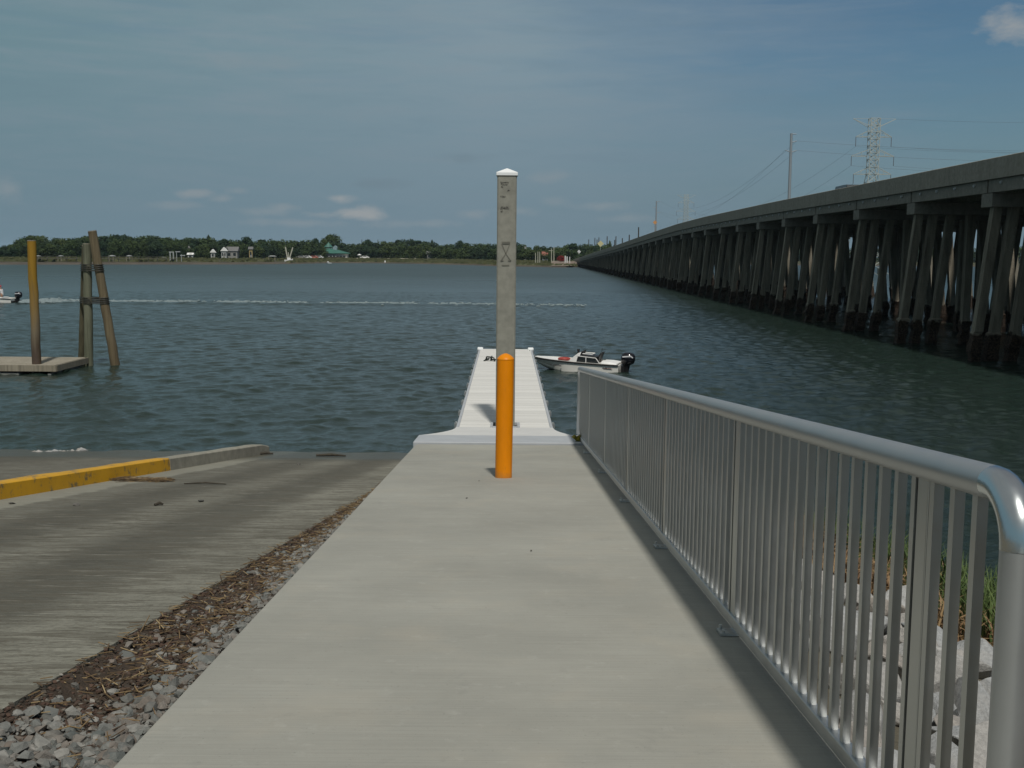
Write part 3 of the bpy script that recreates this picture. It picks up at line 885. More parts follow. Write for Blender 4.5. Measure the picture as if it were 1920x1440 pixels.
# ------------------------------------------------------------------ stones
def _hull(npts, seed):
    import bmesh
    r = random.Random(seed); bm = bmesh.new()
    for _ in range(npts):
        v = Vector((r.gauss(0, 1), r.gauss(0, 1), r.gauss(0, 1))).normalized() * r.uniform(.78, 1.05); bm.verts.new(v)
    res = bmesh.ops.convex_hull(bm, input=bm.verts)
    dead = [g for g in res['geom_interior'] + res['geom_unused'] if isinstance(g, bmesh.types.BMVert)]
    bmesh.ops.delete(bm, geom=list(set(dead)), context='VERTS')
    bmesh.ops.dissolve_limit(bm, angle_limit=R(14), verts=bm.verts, edges=bm.edges)
    bm.verts.index_update()
    v = [Vector(x.co) for x in bm.verts]; f = [tuple(a.index for a in x.verts) for x in bm.faces]; bm.free()
    return v, f
HULLS = {True: [_hull(11, 900 + i) for i in range(30)], False: [_hull(19, 700 + i) for i in range(40)]}
def stone_mesh(r, rnd, lo=False, flat=.7):
    V, F = rnd.choice(HULLS[lo])
    s = Vector((rnd.uniform(.85, 1.35), rnd.uniform(.7, 1.1), rnd.uniform(.5, .85) * flat / .7))
    q = Matrix.Rotation(rnd.uniform(0, 6.28), 3, 'Z') @ Matrix.Rotation(rnd.uniform(-.5, .5), 3, 'X') @ Matrix.Rotation(rnd.uniform(-.4, .4), 3, 'Y')
    return [q @ Vector((p.x * s.x, p.y * s.y, p.z * s.z)) * r for p in V], F
def build_strip():
    rnd = random.Random(21)
    # soil sheet following the strip
    ys = np.linspace(-6, 18.2, 120); V = []; n = 9
    for y in ys:
        e = xedge(y) + .015; w_ = XL - .0
        for i in range(n):
            t = i / (n - 1); z = zr(y) * (1 - t) + zw(y) * t
            z -= .012 + .033 * min(1, t * 5) + .02 * min(1, t * 5) * math.sin(y * 5 + i) * math.sin(i * 2.1 + y * 1.7) + .05 * math.sin(PI * t)
            V.append((e + (w_ - e) * t, y, z))
    F = [(j * n + i, j * n + i + 1, (j + 1) * n + i + 1, (j + 1) * n + i) for j in range(len(ys) - 1) for i in range(n - 1)]
    b = MB(); b.add(V, F); tag(b.build('soil_strip', M['dirt'], smooth='all'), 'dark soil strip between launch lane and walkway', 'soil', kind='structure')
    def zs(x, y):
        e = xedge(y); t = min(1, max(0, (x - e) / max(.02, XL - e)))
        return zr(y) * (1 - t) + zw(y) * t - .012 - .033 * min(1, t * 5) - .05 * math.sin(PI * t)
    b = MB(); cnt = 0
    def dens(y, t):
        near = .95 if y < 4.35 else max(0, .95 - (y - 4.35) / .6)
        edge = .7 if t > .74 + .10 * math.sin(y * 2.3) else .0
        if y > 10.5: edge *= .35
        patch = .9 * math.exp(-((y - 9.0) / .9) ** 2) * (1 if t > .3 else .2)
        p2 = .5 * math.exp(-((y - 6.4) / .5) ** 2) * (1 if t > .5 else 0)
        return max(near, edge, patch, p2 * .8, .09)
    for i in range(17000):
        y = 3.2 + (18 - 3.2) * rnd.random() ** 1.5; t = rnd.random()
        if rnd.random() > dens(y, t): continue
        e = xedge(y) + .05; x = e + (XL - .02 - e) * t
        q = rnd.random(); big = q < .30
        r = rnd.uniform(.034, .050) if q < .07 else rnd.uniform(.020, .034) if big else rnd.uniform(.008, .020)
        if y > 6 and q < .08: r *= .7
        if x + r > XL: x = XL - r
        vs, fs = stone_mesh(r, rnd, lo=not big)
        z = zs(x, y) + r * rnd.uniform(.2, .7)
        b.add([v + Vector((x, y, z)) for v in vs], fs); cnt += 1
    tag(b.build('gravel', M['gravel']), 'grey and pinkish crushed stones along the walkway edge', 'gravel', kind='stuff')
    # straw and bark litter
    b = MB(); c = MB()
    for i in range(2600):
        y = 3.4 + (17.6 - 3.4) * rnd.random() ** 1.35; t = rnd.random()
        edgey = rnd.random() < .07 * max(0, math.sin(y * 3.3) * math.sin(y * 1.1)) + .012
        if edgey: t = rnd.uniform(-.10, .06)
        e = xedge(y); x = e + (XL - .03 - e) * t
        if t > .95: continue
        z = (zs(x, y) if t > .02 else zr(y)) + .012 + rnd.uniform(0, .03) * (t > .02)
        if not edgey and y < 5 and rnd.random() < .7: continue
        l = rnd.uniform(.03, .12) * (1.6 if rnd.random() < .12 else 1); a = rnd.uniform(-.6, .6) if edgey else rnd.uniform(0, PI)
        d = Vector((math.cos(a), math.sin(a), rnd.uniform(-.15, .2))) * l
        p = Vector((x, y, z)); b.bar(p - d / 2, p + d / 2, rnd.uniform(.003, .006), .003)
    for i in range(8500):
        y = 4.2 + (17 - 4.2) * rnd.random() ** 1.3; t = rnd.uniform(.0, .85); e = xedge(y); x = e + (XL - e) * t
        z = zs(x, y) + .012; s = rnd.uniform(.008, .024)
        c.box((x, y, z), (s * rnd.uniform(.6, 1.5), s, s * .35), Matrix.Rotation(rnd.uniform(0, PI), 3, 'Z') @ Matrix.Rotation(rnd.uniform(-.4, .4), 3, 'X'))
    tag(b.build('dry_straw', M['straw']), 'dry straw litter washed against the ramp edge', 'straw', kind='stuff')
    tag(c.build('bark_litter', M['chips']), 'bark chips and shell bits on the soil strip', 'litter', kind='stuff')
build_strip()

# bits lying on the ramp: individual stones and sticks
def ramp_bits():
    rnd = random.Random(8)
    for px, py, r, lab in ((22, 945, .045, 'small dark stone on the launch lane close to the yellow kerb'), (143, 948, .05, 'flat dark clump on the launch lane left of the short stick'),
                           (376, 941, .055, 'round dark clump on the launch lane right of the short stick'), (560, 871, .04, 'tiny stone near the wet end of the launch lane')):
        p = onslope(px, py, RZ0, RM)
        vs, fs = stone_mesh(r, rnd, flat=.45); b = MB(); b.add([v + Vector((p.x, p.y, p.z + r * .25)) for v in vs], fs)
        tag(b.build('stone', M['gravel_dark'], smooth=False), lab, 'stone')
    for (a, c), lab, th in ((((290, 949), (306, 948)), 'short dark stick in the middle of the launch lane', .02), (((345, 908), (424, 909)), 'long thin stick across the launch lane below the kerb', .012),
                        (((593, 856), (648, 857)), 'long dark stick at the waterline of the launch lane', .03), (((482, 853), (512, 853)), 'dark stick at the far end of the bare kerb', .03)):
        p = onslope(*a, RZ0, RM); q = onslope(*c, RZ0, RM); m = (p + q) / 2 + Vector((0, .03, .01))
        up = Vector((0, 0, th * .8))
        b = MB(); b.tube([p + up, m + up, q + up], [th * .7, th, th * .5], 7); tag(b.build('stick', M['dark_wood'], smooth=True), lab, 'stick')
    # reed litter heaped against the kerb
    b = MB()
    for i in range(240):
        p = onslope(200 + 110 * rnd.random() ** .7, 0, RZ0, RM) if False else None
        t = rnd.random(); px = 195 + 115 * t; py = 899 + 3.5 * t + rnd.gauss(0, 1.3) * (1 - .4 * t)
        p = onslope(px, py, RZ0, RM); a = rnd.gauss(.1, .5); l = rnd.uniform(.08, .35)
        d = Vector((math.cos(a), math.sin(a), 0)) * l / 2; p.z += rnd.uniform(.008, .035)
        b.bar(p - d, p + d, .008, .006)
    tag(b.build('reed_litter', M['straw']), 'strewn reed litter beside the yellow kerb', 'litter', kind='stuff')
M['gravel_dark'] = stone_mat('dark_stone', [(.05, .05, .045), (.08, .075, .065)], .4, 20)
ramp_bits()

# riprap boulders below the railing
def riprap():
    rnd = random.Random(77)
    protos = []
    for k in range(9):
        b = MB(); b.add(*stone_mesh(1.0, rnd))
        o = b.build('riprap_rock', M['rock'])
        md = o.modifiers.new('bevel', 'BEVEL'); md.width = .05; md.segments = 2
        protos.append(o)
    used = set(); placed = []
    def put(x, y, z, r, lab, grp):
        k = rnd.randrange(9); src = protos[k]
        if k in used: o = src.copy(); COL.objects.link(o)
        else: o = src; used.add(k)
        o.location = (x, y, z); o.scale = (r * rnd.uniform(.85, 1.2), r * rnd.uniform(.85, 1.2), r * rnd.uniform(.8, 1.1)); o.rotation_euler = (rnd.uniform(-.3, .3), rnd.uniform(-.3, .3), rnd.uniform(0, 6.28))
        tag(o, lab, 'rock', grp)
    tries = 0
    while len(placed) < 200 and tries < 60000:
        tries += 1
        y = rnd.uniform(2.6, 18.4); x = rnd.uniform(1.55, 3.7 if y < 10.5 else 2.9)
        if y > ysh(x) + .3: continue
        r = rnd.uniform(.17, .33) if rnd.random() < .75 else rnd.uniform(.1, .16)
        if any((x - a) ** 2 + (y - c) ** 2 < (.66 * (r + q)) ** 2 for a, c, q in placed): continue
        placed.append((x, y, r)); put(x, y, zbank(x, y) + r * .32, r, 'pale grey rough riprap boulder on the bank behind the railing', 'riprap boulders behind the railing')
    for i in range(26):
        px = rnd.uniform(2, 168); py = 857 - px * .085 + rnd.uniform(-2.5, 2.0)
        p = onz(px, py, .03); put(p.x, p.y, -.01 + rnd.uniform(0, .03), rnd.uniform(.06, .13), 'low pale stone in the row at the left waterline of the second lane', 'stones along the left waterline')
    for px, py in ((1047, 811), (1053, 809), (1064, 810), (1072, 811), (1084, 811), (1080, 808), (1086, 806)):
        p = onz(px, py, .45); put(p.x, p.y, .26, rnd.uniform(.10, .16), 'small pale stone at the right of the dock apron', 'stones right of the dock apron')
    for px, py in ((793, 812), (806, 809), (822, 809), (832, 806), (846, 803)):
        p = onz(px, py, .45); put(p.x, p.y, .26, rnd.uniform(.10, .16), 'small pale stone at the left of the dock apron', 'stones left of the dock apron')
    for k in range(9):
        if k not in used: bpy.data.objects.remove(protos[k])
riprap()

def bank_grass():
    rnd = random.Random(5); b = MB()
    n = 0
    for i in range(52000):
        y = rnd.uniform(3, 19); x = rnd.uniform(1.7, 12)
        s = ysh(x)
        d = s - y
        if d < -.2 or d > 7: continue
        rockzone = x < (3.7 if y < 10.5 else 2.9)
        if rockzone and (rnd.random() > .06 or d > 2.5): continue
        clump = math.sin(x * 3.1 + 1.3 * y) + math.sin(y * 4.3 - x * 1.7)
        if clump + rnd.uniform(-1, 1) < -.9: continue
        green = (x > 4.2 and rnd.random() < (.75 if d > 1.2 else .4)) 
        h = rnd.uniform(.35, .75) if green else rnd.uniform(.15, .5)
        w_ = rnd.uniform(.007, .014); a = rnd.uniform(0, 2 * PI); lean = rnd.uniform(.1, .8) if green else rnd.uniform(.3, 1.6)
        p = Vector((x, y, zbank(x, y) - .03)); dd = Vector((math.cos(a), math.sin(a), 0)); nn = Vector((-dd.y, dd.x, 0)) * w_
        m = p + dd * h * lean * .3 + Vector((0, 0, h * .62)); e = p + dd * h * lean * .9 + Vector((0, 0, h * (1 - .25 * lean)))
        b.add([p - nn, p + nn, m + nn * .8, m - nn * .8, e], [(0, 1, 2, 3), (3, 2, 4)], 0 if green else 1)
    tag(b.build('bank_grass', [M['grass_green'], M['grass_dry']]), 'green and dead brown marsh grass along the right bank', 'grass', kind='stuff')
bank_grass()

# ------------------------------------------------------------------ trestle bridge
BD, BS, BW = 17.8, .0186, 9.0          # lateral distance, drift per metre, deck width
ZT = [(-60, 7.55), (0, 7.70), (40, 7.85), (83, 8.0), (115, 8.0), (135, 7.85), (156, 7.5), (188, 6.9), (231, 6.07), (298, 4.95), (360, 3.85), (432, 2.6), (470, 2.15), (520, 2.1)]
def zt(y):
    if y <= ZT[0][0]: return ZT[0][1]
    for (a, b), (c, d) in zip(ZT, ZT[1:]):
        if y <= c: return b + (d - b) * (y - a) / (c - a)
    return ZT[-1][1]
def bx(y, off): return BD + BS * y + off
BENTS = [44.2 + 8.78 * k for k in range(-5, 46)]
def build_bridge(label, shift=0.0, dy=0.0, detail=True):
    root = thing('trestle_bridge', label, 'bridge', (BD + shift, 0, 0))
    X = lambda y, off: bx(y, off) + shift
    ys = [-60, -20] + [BENTS[0] + 8.78 * k / 2 for k in range(0, 2 * 46 + 14)]
    # parapets
    for o0, o1 in ((0, .28), (BW - .28, BW)):
        b = MB()
        s = 1 if o0 == 0 else -1
        oo, oi = (o0, o1) if s == 1 else (o1, o0)
        b.loft([[(X(y, oo), y, zt(y) - .80), (X(y, oo - s * .0), y, zt(y) - .02), (X(y, oo + s * .02), y, zt(y)), (X(y, oi), y, zt(y)), (X(y, oi + s * .04), y, zt(y) - .62), (X(y, oi + s * .04), y, zt(y) - .80)] for y in ys])
        b.build('parapet', M['parapet'], root)
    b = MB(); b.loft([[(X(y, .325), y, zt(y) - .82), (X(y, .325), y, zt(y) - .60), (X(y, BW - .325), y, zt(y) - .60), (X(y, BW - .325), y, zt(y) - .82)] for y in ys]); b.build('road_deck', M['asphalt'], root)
    # outer girders, one per span, and the inner lines
    bents = [y + dy for y in BENTS]
    for i, (y0, y1) in enumerate(zip(bents, bents[1:])):
        for off in ((.13, BW - .45) if detail else (.13,)):
            b = MB(); a, c = y0 + .075, y1 - .075
            n0 = [( .0, -.815), (.0, -1.30), (.32, -1.30), (.32, -.815)]
            r0 = [(X(a, off + u), a, zt(a) + v) for u, v in n0]; r1 = [(X(c, off + u), c, zt(c) + v) for u, v in n0]
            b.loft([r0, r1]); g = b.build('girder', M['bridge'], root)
            if detail and off < 1 and 2 <= i < 15:
                b2 = MB()
                for t in (.14, .38, .62, .86):
                    y = a + (c - a) * t; b2.tube([(X(y, off - .07), y, zt(y) - .97), (X(y, off + .05), y, zt(y) - .93)], .055, 8)
                tag(b2.build('drain_pipes', M['sign_white2'], g), kind='stuff') if False else b2.build('drain_outlet', M['sign_white2'], g)
    for off in (2.1, 3.9, 5.0, 6.7):
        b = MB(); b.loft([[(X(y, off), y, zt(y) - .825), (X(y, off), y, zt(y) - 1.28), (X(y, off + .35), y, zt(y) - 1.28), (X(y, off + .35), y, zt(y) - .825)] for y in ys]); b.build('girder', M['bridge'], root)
    # pile caps with their piles
    rnd = random.Random(3 if detail else 4)
    layout = [(.52, -1), (1.20, -1), (2.02, -1), (2.95, 0), (6.05, 0), (6.98, 1), (7.80, 1), (8.48, 1)]
    far = MB()
    for i, y in enumerate(bents):
        b = MB(); zc = zt(y) - 1.32
        b.box((X(y, BW / 2), y, zc - .26), (BW - .30, 1.05, .52), Matrix.Rotation(-math.atan(BS), 3, 'Z'))
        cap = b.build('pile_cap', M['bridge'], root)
        near = detail and 4 <= i < 16
        for off, bat in layout:
            zb = -1.6; zh = zc - .50; hb = zh - zb
            half = .172; x0 = X(y, off); tgt = b if False else (MB() if near else far)
            rings = []
            top_crust = 1.12 + rnd.uniform(-.12, .12)
            zs_ = [zh + (top_crust + .02 - zh) * q / 4 for q in range(5)] + [top_crust - .05 - (top_crust - .05 - zb) * q / (11 if near else 3) for q in range(12 if near else 4)]
            for z in zs_:
                cx = x0 + bat * .100 * (zh - z); low = z < top_crust
                h = half + (rnd.uniform(.0, .085) if low else 0)
                jx, jy = ((rnd.uniform(-.045, .045), rnd.uniform(-.045, .045)) if low else (0, 0))
                rings.append([(cx - h + jx, y - h + jy, z), (cx + h + jx, y - h + jy, z), (cx + h + jx, y + h + jy, z), (cx - h + jx, y + h + jy, z)])
            tgt.loft(rings)
            if near and len(cap.children) < 100: tgt.build('pile', M['bpile'], cap)
    if detail: tag(far.build('distant_piles', M['bpile'], root), kind='stuff')
    else: tag(far.build('trestle_piles', M['bpile'], root), kind='stuff')
    return root
M['sign_white2'] = simple('pale_drain_pipe', (.48, .50, .52), .5, var=.1, bump=0)
build_bridge('long concrete trestle bridge crossing the river on leaning piles, the near one')
build_bridge('second concrete trestle bridge just behind the near bridge, seen between its piles', 9.35, 3.4, False)

# dark van whose roof shows over the parapet
def build_van():
    y = 82.0; p = atd(1592, 348.0, y); x = p.x; z = zt(y) - .59
    h = p.z - z
    root = thing('van', 'dark van on the bridge, only its roof showing above the parapet', 'van', (x, y, z))
    b = MB(); poly = [(-2.4, .35), (-2.4, 1.0), (-2.1, h - .25), (-1.5, h - .02), (-.6, h), (.5, h - .03), (1.1, h - .2), (1.75, 1.15), (2.4, .95), (2.45, .4)]
    b.prism(poly, -.72, .72, 'x'); b.v = [(a + x, c + y, d + z) for a, c, d in b.v]; b.build('body', M['van_paint'], root, bevel=.08)
    for sx in (-1, 1):
        b = MB(); b.prism([(-1.9, 1.2), (-1.8, 1.75), (.8, 1.75), (1.3, 1.2)], sx * .725 - .01, sx * .725 + .01, 'x'); b.v = [(a + x, c + y, d + z) for a, c, d in b.v]; b.build('side_window', M['glass_dark'], root)
        for yy in (-1.5, 1.55):
            b = MB(); b.tube([(x + sx * .56, y + yy, z + .35), (x + sx * .76, y + yy, z + .35)], .35, 18); b.build('wheel', M['tyre'], root)
build_van()

# ------------------------------------------------------------------ transmission towers, poles, wires
ARMS = []
def lattice_tower(px, ytop, height, label, detail=True):
    d = 0; hor = 478 + (px - 950) * .0088
    d = FPX * (height + .6 - H) / (hor - ytop)
    p = atd(px, ytop, d); X, Y = p.x, p.y; zb = -.5; ztp = p.z
    root = thing('lattice_tower', label, 'pylon', (X, Y, zb))
    k = height / 36.0
    leg = MB(); body = MB()
    wr = .115 * k if detail else .085
    def half(z):
        t = (ztp - z) / k
        return k * (1.05 if t < 12.6 else 1.05 + (t - 12.6) * .16)
    corners = ((-1, -1), (1, -1), (1, 1), (-1, 1))
    lv = [ztp - k * q for q in (0, 1.55, 3.1, 4.65, 6.2, 7.75, 9.3, 11.0, 12.6, 14.6, 17, 21, 26, 31)] + [zb]
    for sx, sy in corners:
        b = MB()
        for z0, z1 in zip(lv, lv[1:]): b.bar((X + sx * half(z0), Y + sy * half(z0), z0), (X + sx * half(z1), Y + sy * half(z1), z1), wr * 1.05)
        b.build('leg', M['steel_far'], root)
    for i, (z0, z1) in enumerate(zip(lv, lv[1:])):
        for j in range(4):
            a = corners[j]; c = corners[(j + 1) % 4]
            h0, h1 = half(z0), half(z1)
            if j % 2 == 0 or i % 2 == 0:
                body.bar((X + a[0] * h0, Y + a[1] * h0, z0), (X + c[0] * h1, Y + c[1] * h1, z1), wr * (1.0 if j % 2 == 0 else .6))
            if j % 2 == 0:
                body.bar((X + c[0] * h0, Y + c[1] * h0, z0), (X + a[0] * h1, Y + a[1] * h1, z1), wr)
            body.bar((X + a[0] * h0, Y + a[1] * h0, z0), (X + c[0] * h0, Y + c[1] * h0, z0), wr * .85)
    body.build('lattice', M['steel_far'], root)
    tips = []
    def tipx(q): return k * q
    for zz, lx, rx in ((4.15, 4.1, 4.05), (8.5, 4.95, 4.8), (12.6, 4.3, 4.3)):
        for s, l in ((-1, lx), (1, rx)):
            b = MB(); z = ztp - zz * k
            for sy in (-1, 1):
                b.bar((X + s * 1.05 * k, Y + sy * 1.05 * k, z), (X + s * l * k, Y, z - .05 * k), wr)
                b.bar((X + s * 1.05 * k, Y + sy * 1.05 * k, z + 1.45 * k), (X + s * l * k, Y, z), wr)
            b.bar((X + s * 2.6 * k, Y, z), (X + s * 2.6 * k, Y, z + .75 * k), wr * .7)
            arm = b.build('crossarm', M['steel_far'], root)
            b = MB(); b.tube([(X + s * l * k, Y, z), (X + s * l * k, Y, z - 2.2 * k)], [.075 * k, .085 * k], 6); b.build('insulator', M['wire'], arm)
            tips.append(Vector((X + s * l * k, Y, z - 2.2 * k)))
    for s in (-1, 1):
        b = MB()
        for sy in (-1, 1):
            b.bar((X + s * 1.05 * k, Y + sy * 1.05 * k, ztp - 1.9 * k), (X + s * 4.9 * k, Y, ztp - .1 * k), wr)
        b.bar((X + s * 1.05 * k, Y, ztp - .06 * k), (X + s * 4.9 * k, Y, ztp - .08 * k), wr * .6)
        b.build('peak_arm', M['steel_far'], root)
        tips.append(Vector((X + s * 4.9 * k, Y, ztp - .1 * k)))
    b = MB()
    for sx, sy in corners: b.box((X + sx * half(zb), Y + sy * half(zb), .4), (1.6, 1.6, 2.6))
    b.build('footings', M['pilecon'], root)
    return tips
tipsA = lattice_tower(1640, 222, 36, 'tall lattice steel pylon with three crossarm tiers beyond the bridge')
tipsB = lattice_tower(1287, 365, 34, 'faint distant lattice pylon low over the bridge parapet', False)

def monopole(px, ytop, height, r, label, arms):
    hor = 478 + (px - 950) * .0088
    d = FPX * (height + .5 - H) / (hor - ytop); p = atd(px, ytop, d)
    root = thing('transmission_pole', label, 'utility pole', (p.x, p.y, -.5))
    b = MB(); b.tube([(p.x, p.y, -.5), (p.x, p.y, p.z)], [r * 1.5, r], 14); b.build('shaft', M['steel_pole'], root, smooth=True)
    tips = []
    for dz, l, up in arms:
        b = MB(); e = Vector((p.x + l, p.y, p.z - dz + up)); b.tube([(p.x, p.y, p.z - dz), e], [.12, .07], 8); b.build('crossarm', M['steel_pole'], root); tips.append(e)
    return tips
mA = monopole(1484, 250, 30, .26, 'tall grey steel transmission pole with short arms beyond the bridge', [(.15, 1.1, .0), (1.9, 1.2, .35), (3.9, 1.25, .4), (3.9, -1.2, .45)])
mB = monopole(1231, 377, 30, .30, 'distant thin grey steel pole rising beside the orange sign', [(.3, 1.8, .2), (3.2, -1.8, .2), (5.5, 1.8, .2)])

def wires():
    def cat(name_pts, sag, lab, r=.018):
        a, c = name_pts; pts = []
        for i in range(25):
            t = i / 24; q = a.lerp(c, t); q.z -= sag * 4 * t * (1 - t); pts.append(q)
        b = MB(); b.tube(pts, r, 5, cap=False); tag(b.build('power_line', M['wire']), lab, 'cable', 'power lines beyond the bridge')
    labs = ['top right', 'middle right', 'bottom right']
    # from the big pylon to the next one, out of the picture on the right (nearer the camera)
    off = Vector((150, -150, 4))
    order = [(1, 'upper right'), (3, 'middle right'), (5, 'lower right'), (7, 'peak right'), (0, 'upper left'), (2, 'middle left')]
    for i, nm in order:
        cat((tipsA[i], tipsA[i] + off), 7.5, 'thin power line running right from the %s arm of the tall pylon' % nm)
    for i, j, nm in ((0, 0, 'upper left'), (2, 2, 'middle left'), (4, 4, 'lower left')):
        cat((tipsA[i], tipsB[j]), 9, 'thin power line sagging left from the %s arm of the tall pylon' % nm)
    for i, j, nm in ((3, 2, 'lower left arm'), (2, 1, 'lower right arm'), (1, 0, 'upper right arm')):
        cat((mA[i], mB[j]), 8, 'thin power line sagging left from the %s of the steel pole' % nm)
    cat((mA[2], mA[2] + Vector((150, -120, 3))), 7, 'thin power line running right from the lower arm of the steel pole')
    cat((mA[1], mA[1] + Vector((150, -120, 3))), 7, 'thin power line running right from the upper arm of the steel pole')
wires()

def dark_poles():
    items = [(1197.5, 426), (1180, 440), (1167, 446.5), (1155, 443), (1152.5, 450), (1143, 451), (1138.5, 443), (1123, 445), (1119.5, 449), (1115.5, 446), (1104, 449)]
    names = ['tallest dark pole over the parapet, rightmost of the far row', 'dark pole second from the right of the far row', 'short dark pole left of the second dark pole', 'tall thick dark pole in the middle of the far row',
             'short thin pole just left of the thick middle pole', 'short thin pole right of the bushy tree by the bridge', 'tall dark pole beside the pale yellow sign', 'thin pole left of the pale yellow sign', 'dark short pole touching the left of the pale sign',
             'thin tall pole left of the pale sign pair', 'short dark pole leftmost of the far row']
    for (px, yt), nm in zip(items, names):
        d = min(FPX * 46 / (px - 989), 760); p = atd(px, yt, d)
        b = MB(); b.tube([(p.x, p.y, -.5), (p.x, p.y, p.z)], [.30, .24] if d < 600 else [.30, .26], 8)
        tag(b.build('wooden_pole', M['dark_wood'], smooth=True), nm, 'utility pole', 'dark poles along the far side of the bridge')
dark_poles()
def bridge_signs():
    def sign(px, pyc, wpx, y, off, mat, lab, hpx=None):
        p = atd(px, pyc, y); s = wpx / FPX * y / 2; x, z = p.x, p.z
        root = thing('road_sign', lab, 'road sign', (x, y, zt(y) - .6))
        b = MB(); b.prism([(-s, 0), (0, -s), (s, 0), (0, s)], -.03, .03, 'y'); b.v = [(a + x, c + y - .07, d + z) for a, c, d in b.v]; b.build('panel', mat, root)
        b = MB(); b.bar((x, y, zt(y) - .62), (x, y, z + s * .6), .10); b.build('post', M['galv'], root)
    y = FPX * (BD + .6) / (1228 - 989); sign(1228, 417, 8, y, .5, M['sign_orange'], 'orange diamond sign on a post on the bridge beside the thin pole')
    y = FPX * (BD + 4.5) / (1126 - 989); sign(1126, 457, 12, y, .5, M['sign_yellow'], 'pale yellow diamond sign near the far end of the bridge')
    y = 455; sign(1085.5, 472, 7.5, y, 0, M['sign_white'], 'small white diamond sign at the far foot of the bridge')
bridge_signs()

# ------------------------------------------------------------------ left floating dock and its piles
def build_left_dock():
    f = onz(100, 702, 0); top = atd(104, 685, f.y).z; y0 = f.y; y1 = onz(160, 670, top).y; xr = atd(104, 685, y0).x
    root = thing('timber_float', 'low weathered timber floating dock at the left with a pale deck', 'dock', (xr, y0, 0))
    x0 = xr - 9
    b = MB(); x = x0
    while x < xr - .14:
        b.box((x + .07, (y0 + y1) / 2, top - .02), (.135, y1 - y0 - .02, .04)); x += .142
    b.build('deck', M['wood_grey'], root)
    b = MB(); b.box(((x0 + xr) / 2, y0 - .02, top - .10), (xr - x0 + .04, .05, .20)); b.build('fascia_board', M['wood_fascia'], root)
    b = MB(); b.box(((x0 + xr) / 2, y1 + .02, top - .10), (xr - x0 + .04, .05, .20)); b.build('fascia_board', M['wood_fascia'], root)
    b = MB(); b.box((xr + .02, (y0 + y1) / 2, top - .10), (.05, y1 - y0 - .02, .20)); b.build('fascia_board', M['wood_fascia'], root)
    px = atd(66, 680, y0 + .3).x
    for a, c in ((x0, px - 1.2 - 2), (px - 1.2 - 1.9, px - .42), (px + .5, xr - .15)):
        b = MB(); b.box(((a + c) / 2, (y0 + y1) / 2, top / 2 - .31), (c - a, y1 - y0 - .02, top + .1)); b.build('float', M['float_grey'], root, bevel=.03)
    b = MB(); b.box((px, y0 + .38, top - .12), (.9, .5, .12)); b.build('pile_bracket', M['dark_wood'], root)
    return y0, y1, top
M['wood_fascia'] = wood('bleached_fascia', (.22, .195, .145), (.30, .27, .21))
M['float_grey'] = simple('grey_float_shell', (.24, .24, .22), .7, var=.25, scale=2)
ly0, ly1, ltop = build_left_dock()
def wood_pile(px0, py0, px1, py1, y, wpx, mat, lab, topmat=None, y2=None, ring=None):
    a = atd(px0, py0, y); c = atd(px1, py1, y2 or y)
    d = (c - a).normalized(); base = a - d * ((a.z + 1.5) / d.z)
    r = wpx / FPX * y / 2
    root = thing('timber_pile', lab, 'pile', (base.x, base.y, base.z))
    pts = []; rs = []; rnd = random.Random(int(px0)); L = (c - base).length
    for i in range(15):
        t = i / 14; p = base + d * L * t
        p += Vector((rnd.uniform(-.012, .012), rnd.uniform(-.012, .012), 0)); pts.append(p); rs.append(r * (1.06 - .10 * t + rnd.uniform(-.02, .02)))
    b = MB(); b.tube(pts, rs, 14); b.build('shaft', mat, root, smooth=True)
    b = MB(); b.tube([c + d * .002, c + d * .03], r * .93, 14); b.build('cut_top', topmat or M['wood_grey'], root)
    return base, c, r
wood_pile(69, 680, 59, 452, ly0 + .38, 16.5, M['wood_yellow'], 'yellow topped timber pile standing through the left floating dock')
yc = onz(168, 685.5, 0).y
B1 = wood_pile(167, 684, 163, 458, yc, 16, M['wood_green'], 'upright greenish timber pile in the middle of the lashed cluster')
B2 = wood_pile(216, 684, 173, 434, yc + .1, 16.5, M['wood_brown'], 'tallest brown timber pile leaning left at the right of the lashed cluster', y2=yc - .12)
B3 = wood_pile(153.5, 668, 160, 462, yc + 1.1, 13, M['wood_green2'], 'dark leaning timber pile behind the left of the lashed cluster', y2=yc + .55) if False else None
M['wood_green2'] = wood('dark_olive_pile', (.075, .068, .04), (.11, .10, .062))
B3 = wood_pile(153.5, 668, 160, 462, yc + 1.1, 13, M['wood_green2'], 'dark leaning timber pile behind the left of the lashed cluster', y2=yc + .45)
def lashings():
    for pys, lab in (((496, 500, 503.5, 507.5), 'upper steel cable lashing round the pile cluster'), ((558, 561, 564.5, 568), 'lower steel cable lashing round the pile cluster')):
        b = MB()
        for py in pys:
            cs = []
            for base, c, r in (B1, B2, B3):
                z = atd(168, py, yc).z; t = (z - base.z) / (c.z - base.z); p = base.lerp(c, t); cs.append((p, r))
            pts2 = []
            for p, r in cs:
                for i in range(18): a = 2 * PI * i / 18; pts2.append((p.x + (r + .02) * math.cos(a), p.y + (r + .02) * math.sin(a)))
            # convex hull
            P = sorted(set(pts2)); lo = []; up = []
            def cr(o, a, c): return (a[0] - o[0]) * (c[1] - o[1]) - (a[1] - o[1]) * (c[0] - o[0])
            for q in P:
                while len(lo) > 1 and cr(lo[-2], lo[-1], q) <= 0: lo.pop()
                lo.append(q)
            for q in reversed(P):
                while len(up) > 1 and cr(up[-2], up[-1], q) <= 0: up.pop()
                up.append(q)
            hull = lo[:-1] + up[:-1]; hull.append(hull[0])
            b.tube([(x, y, z) for x, y in hull], .016, 6)
        tag(b.build('cable_lashing', M['cable']), lab, 'cable')
lashings()

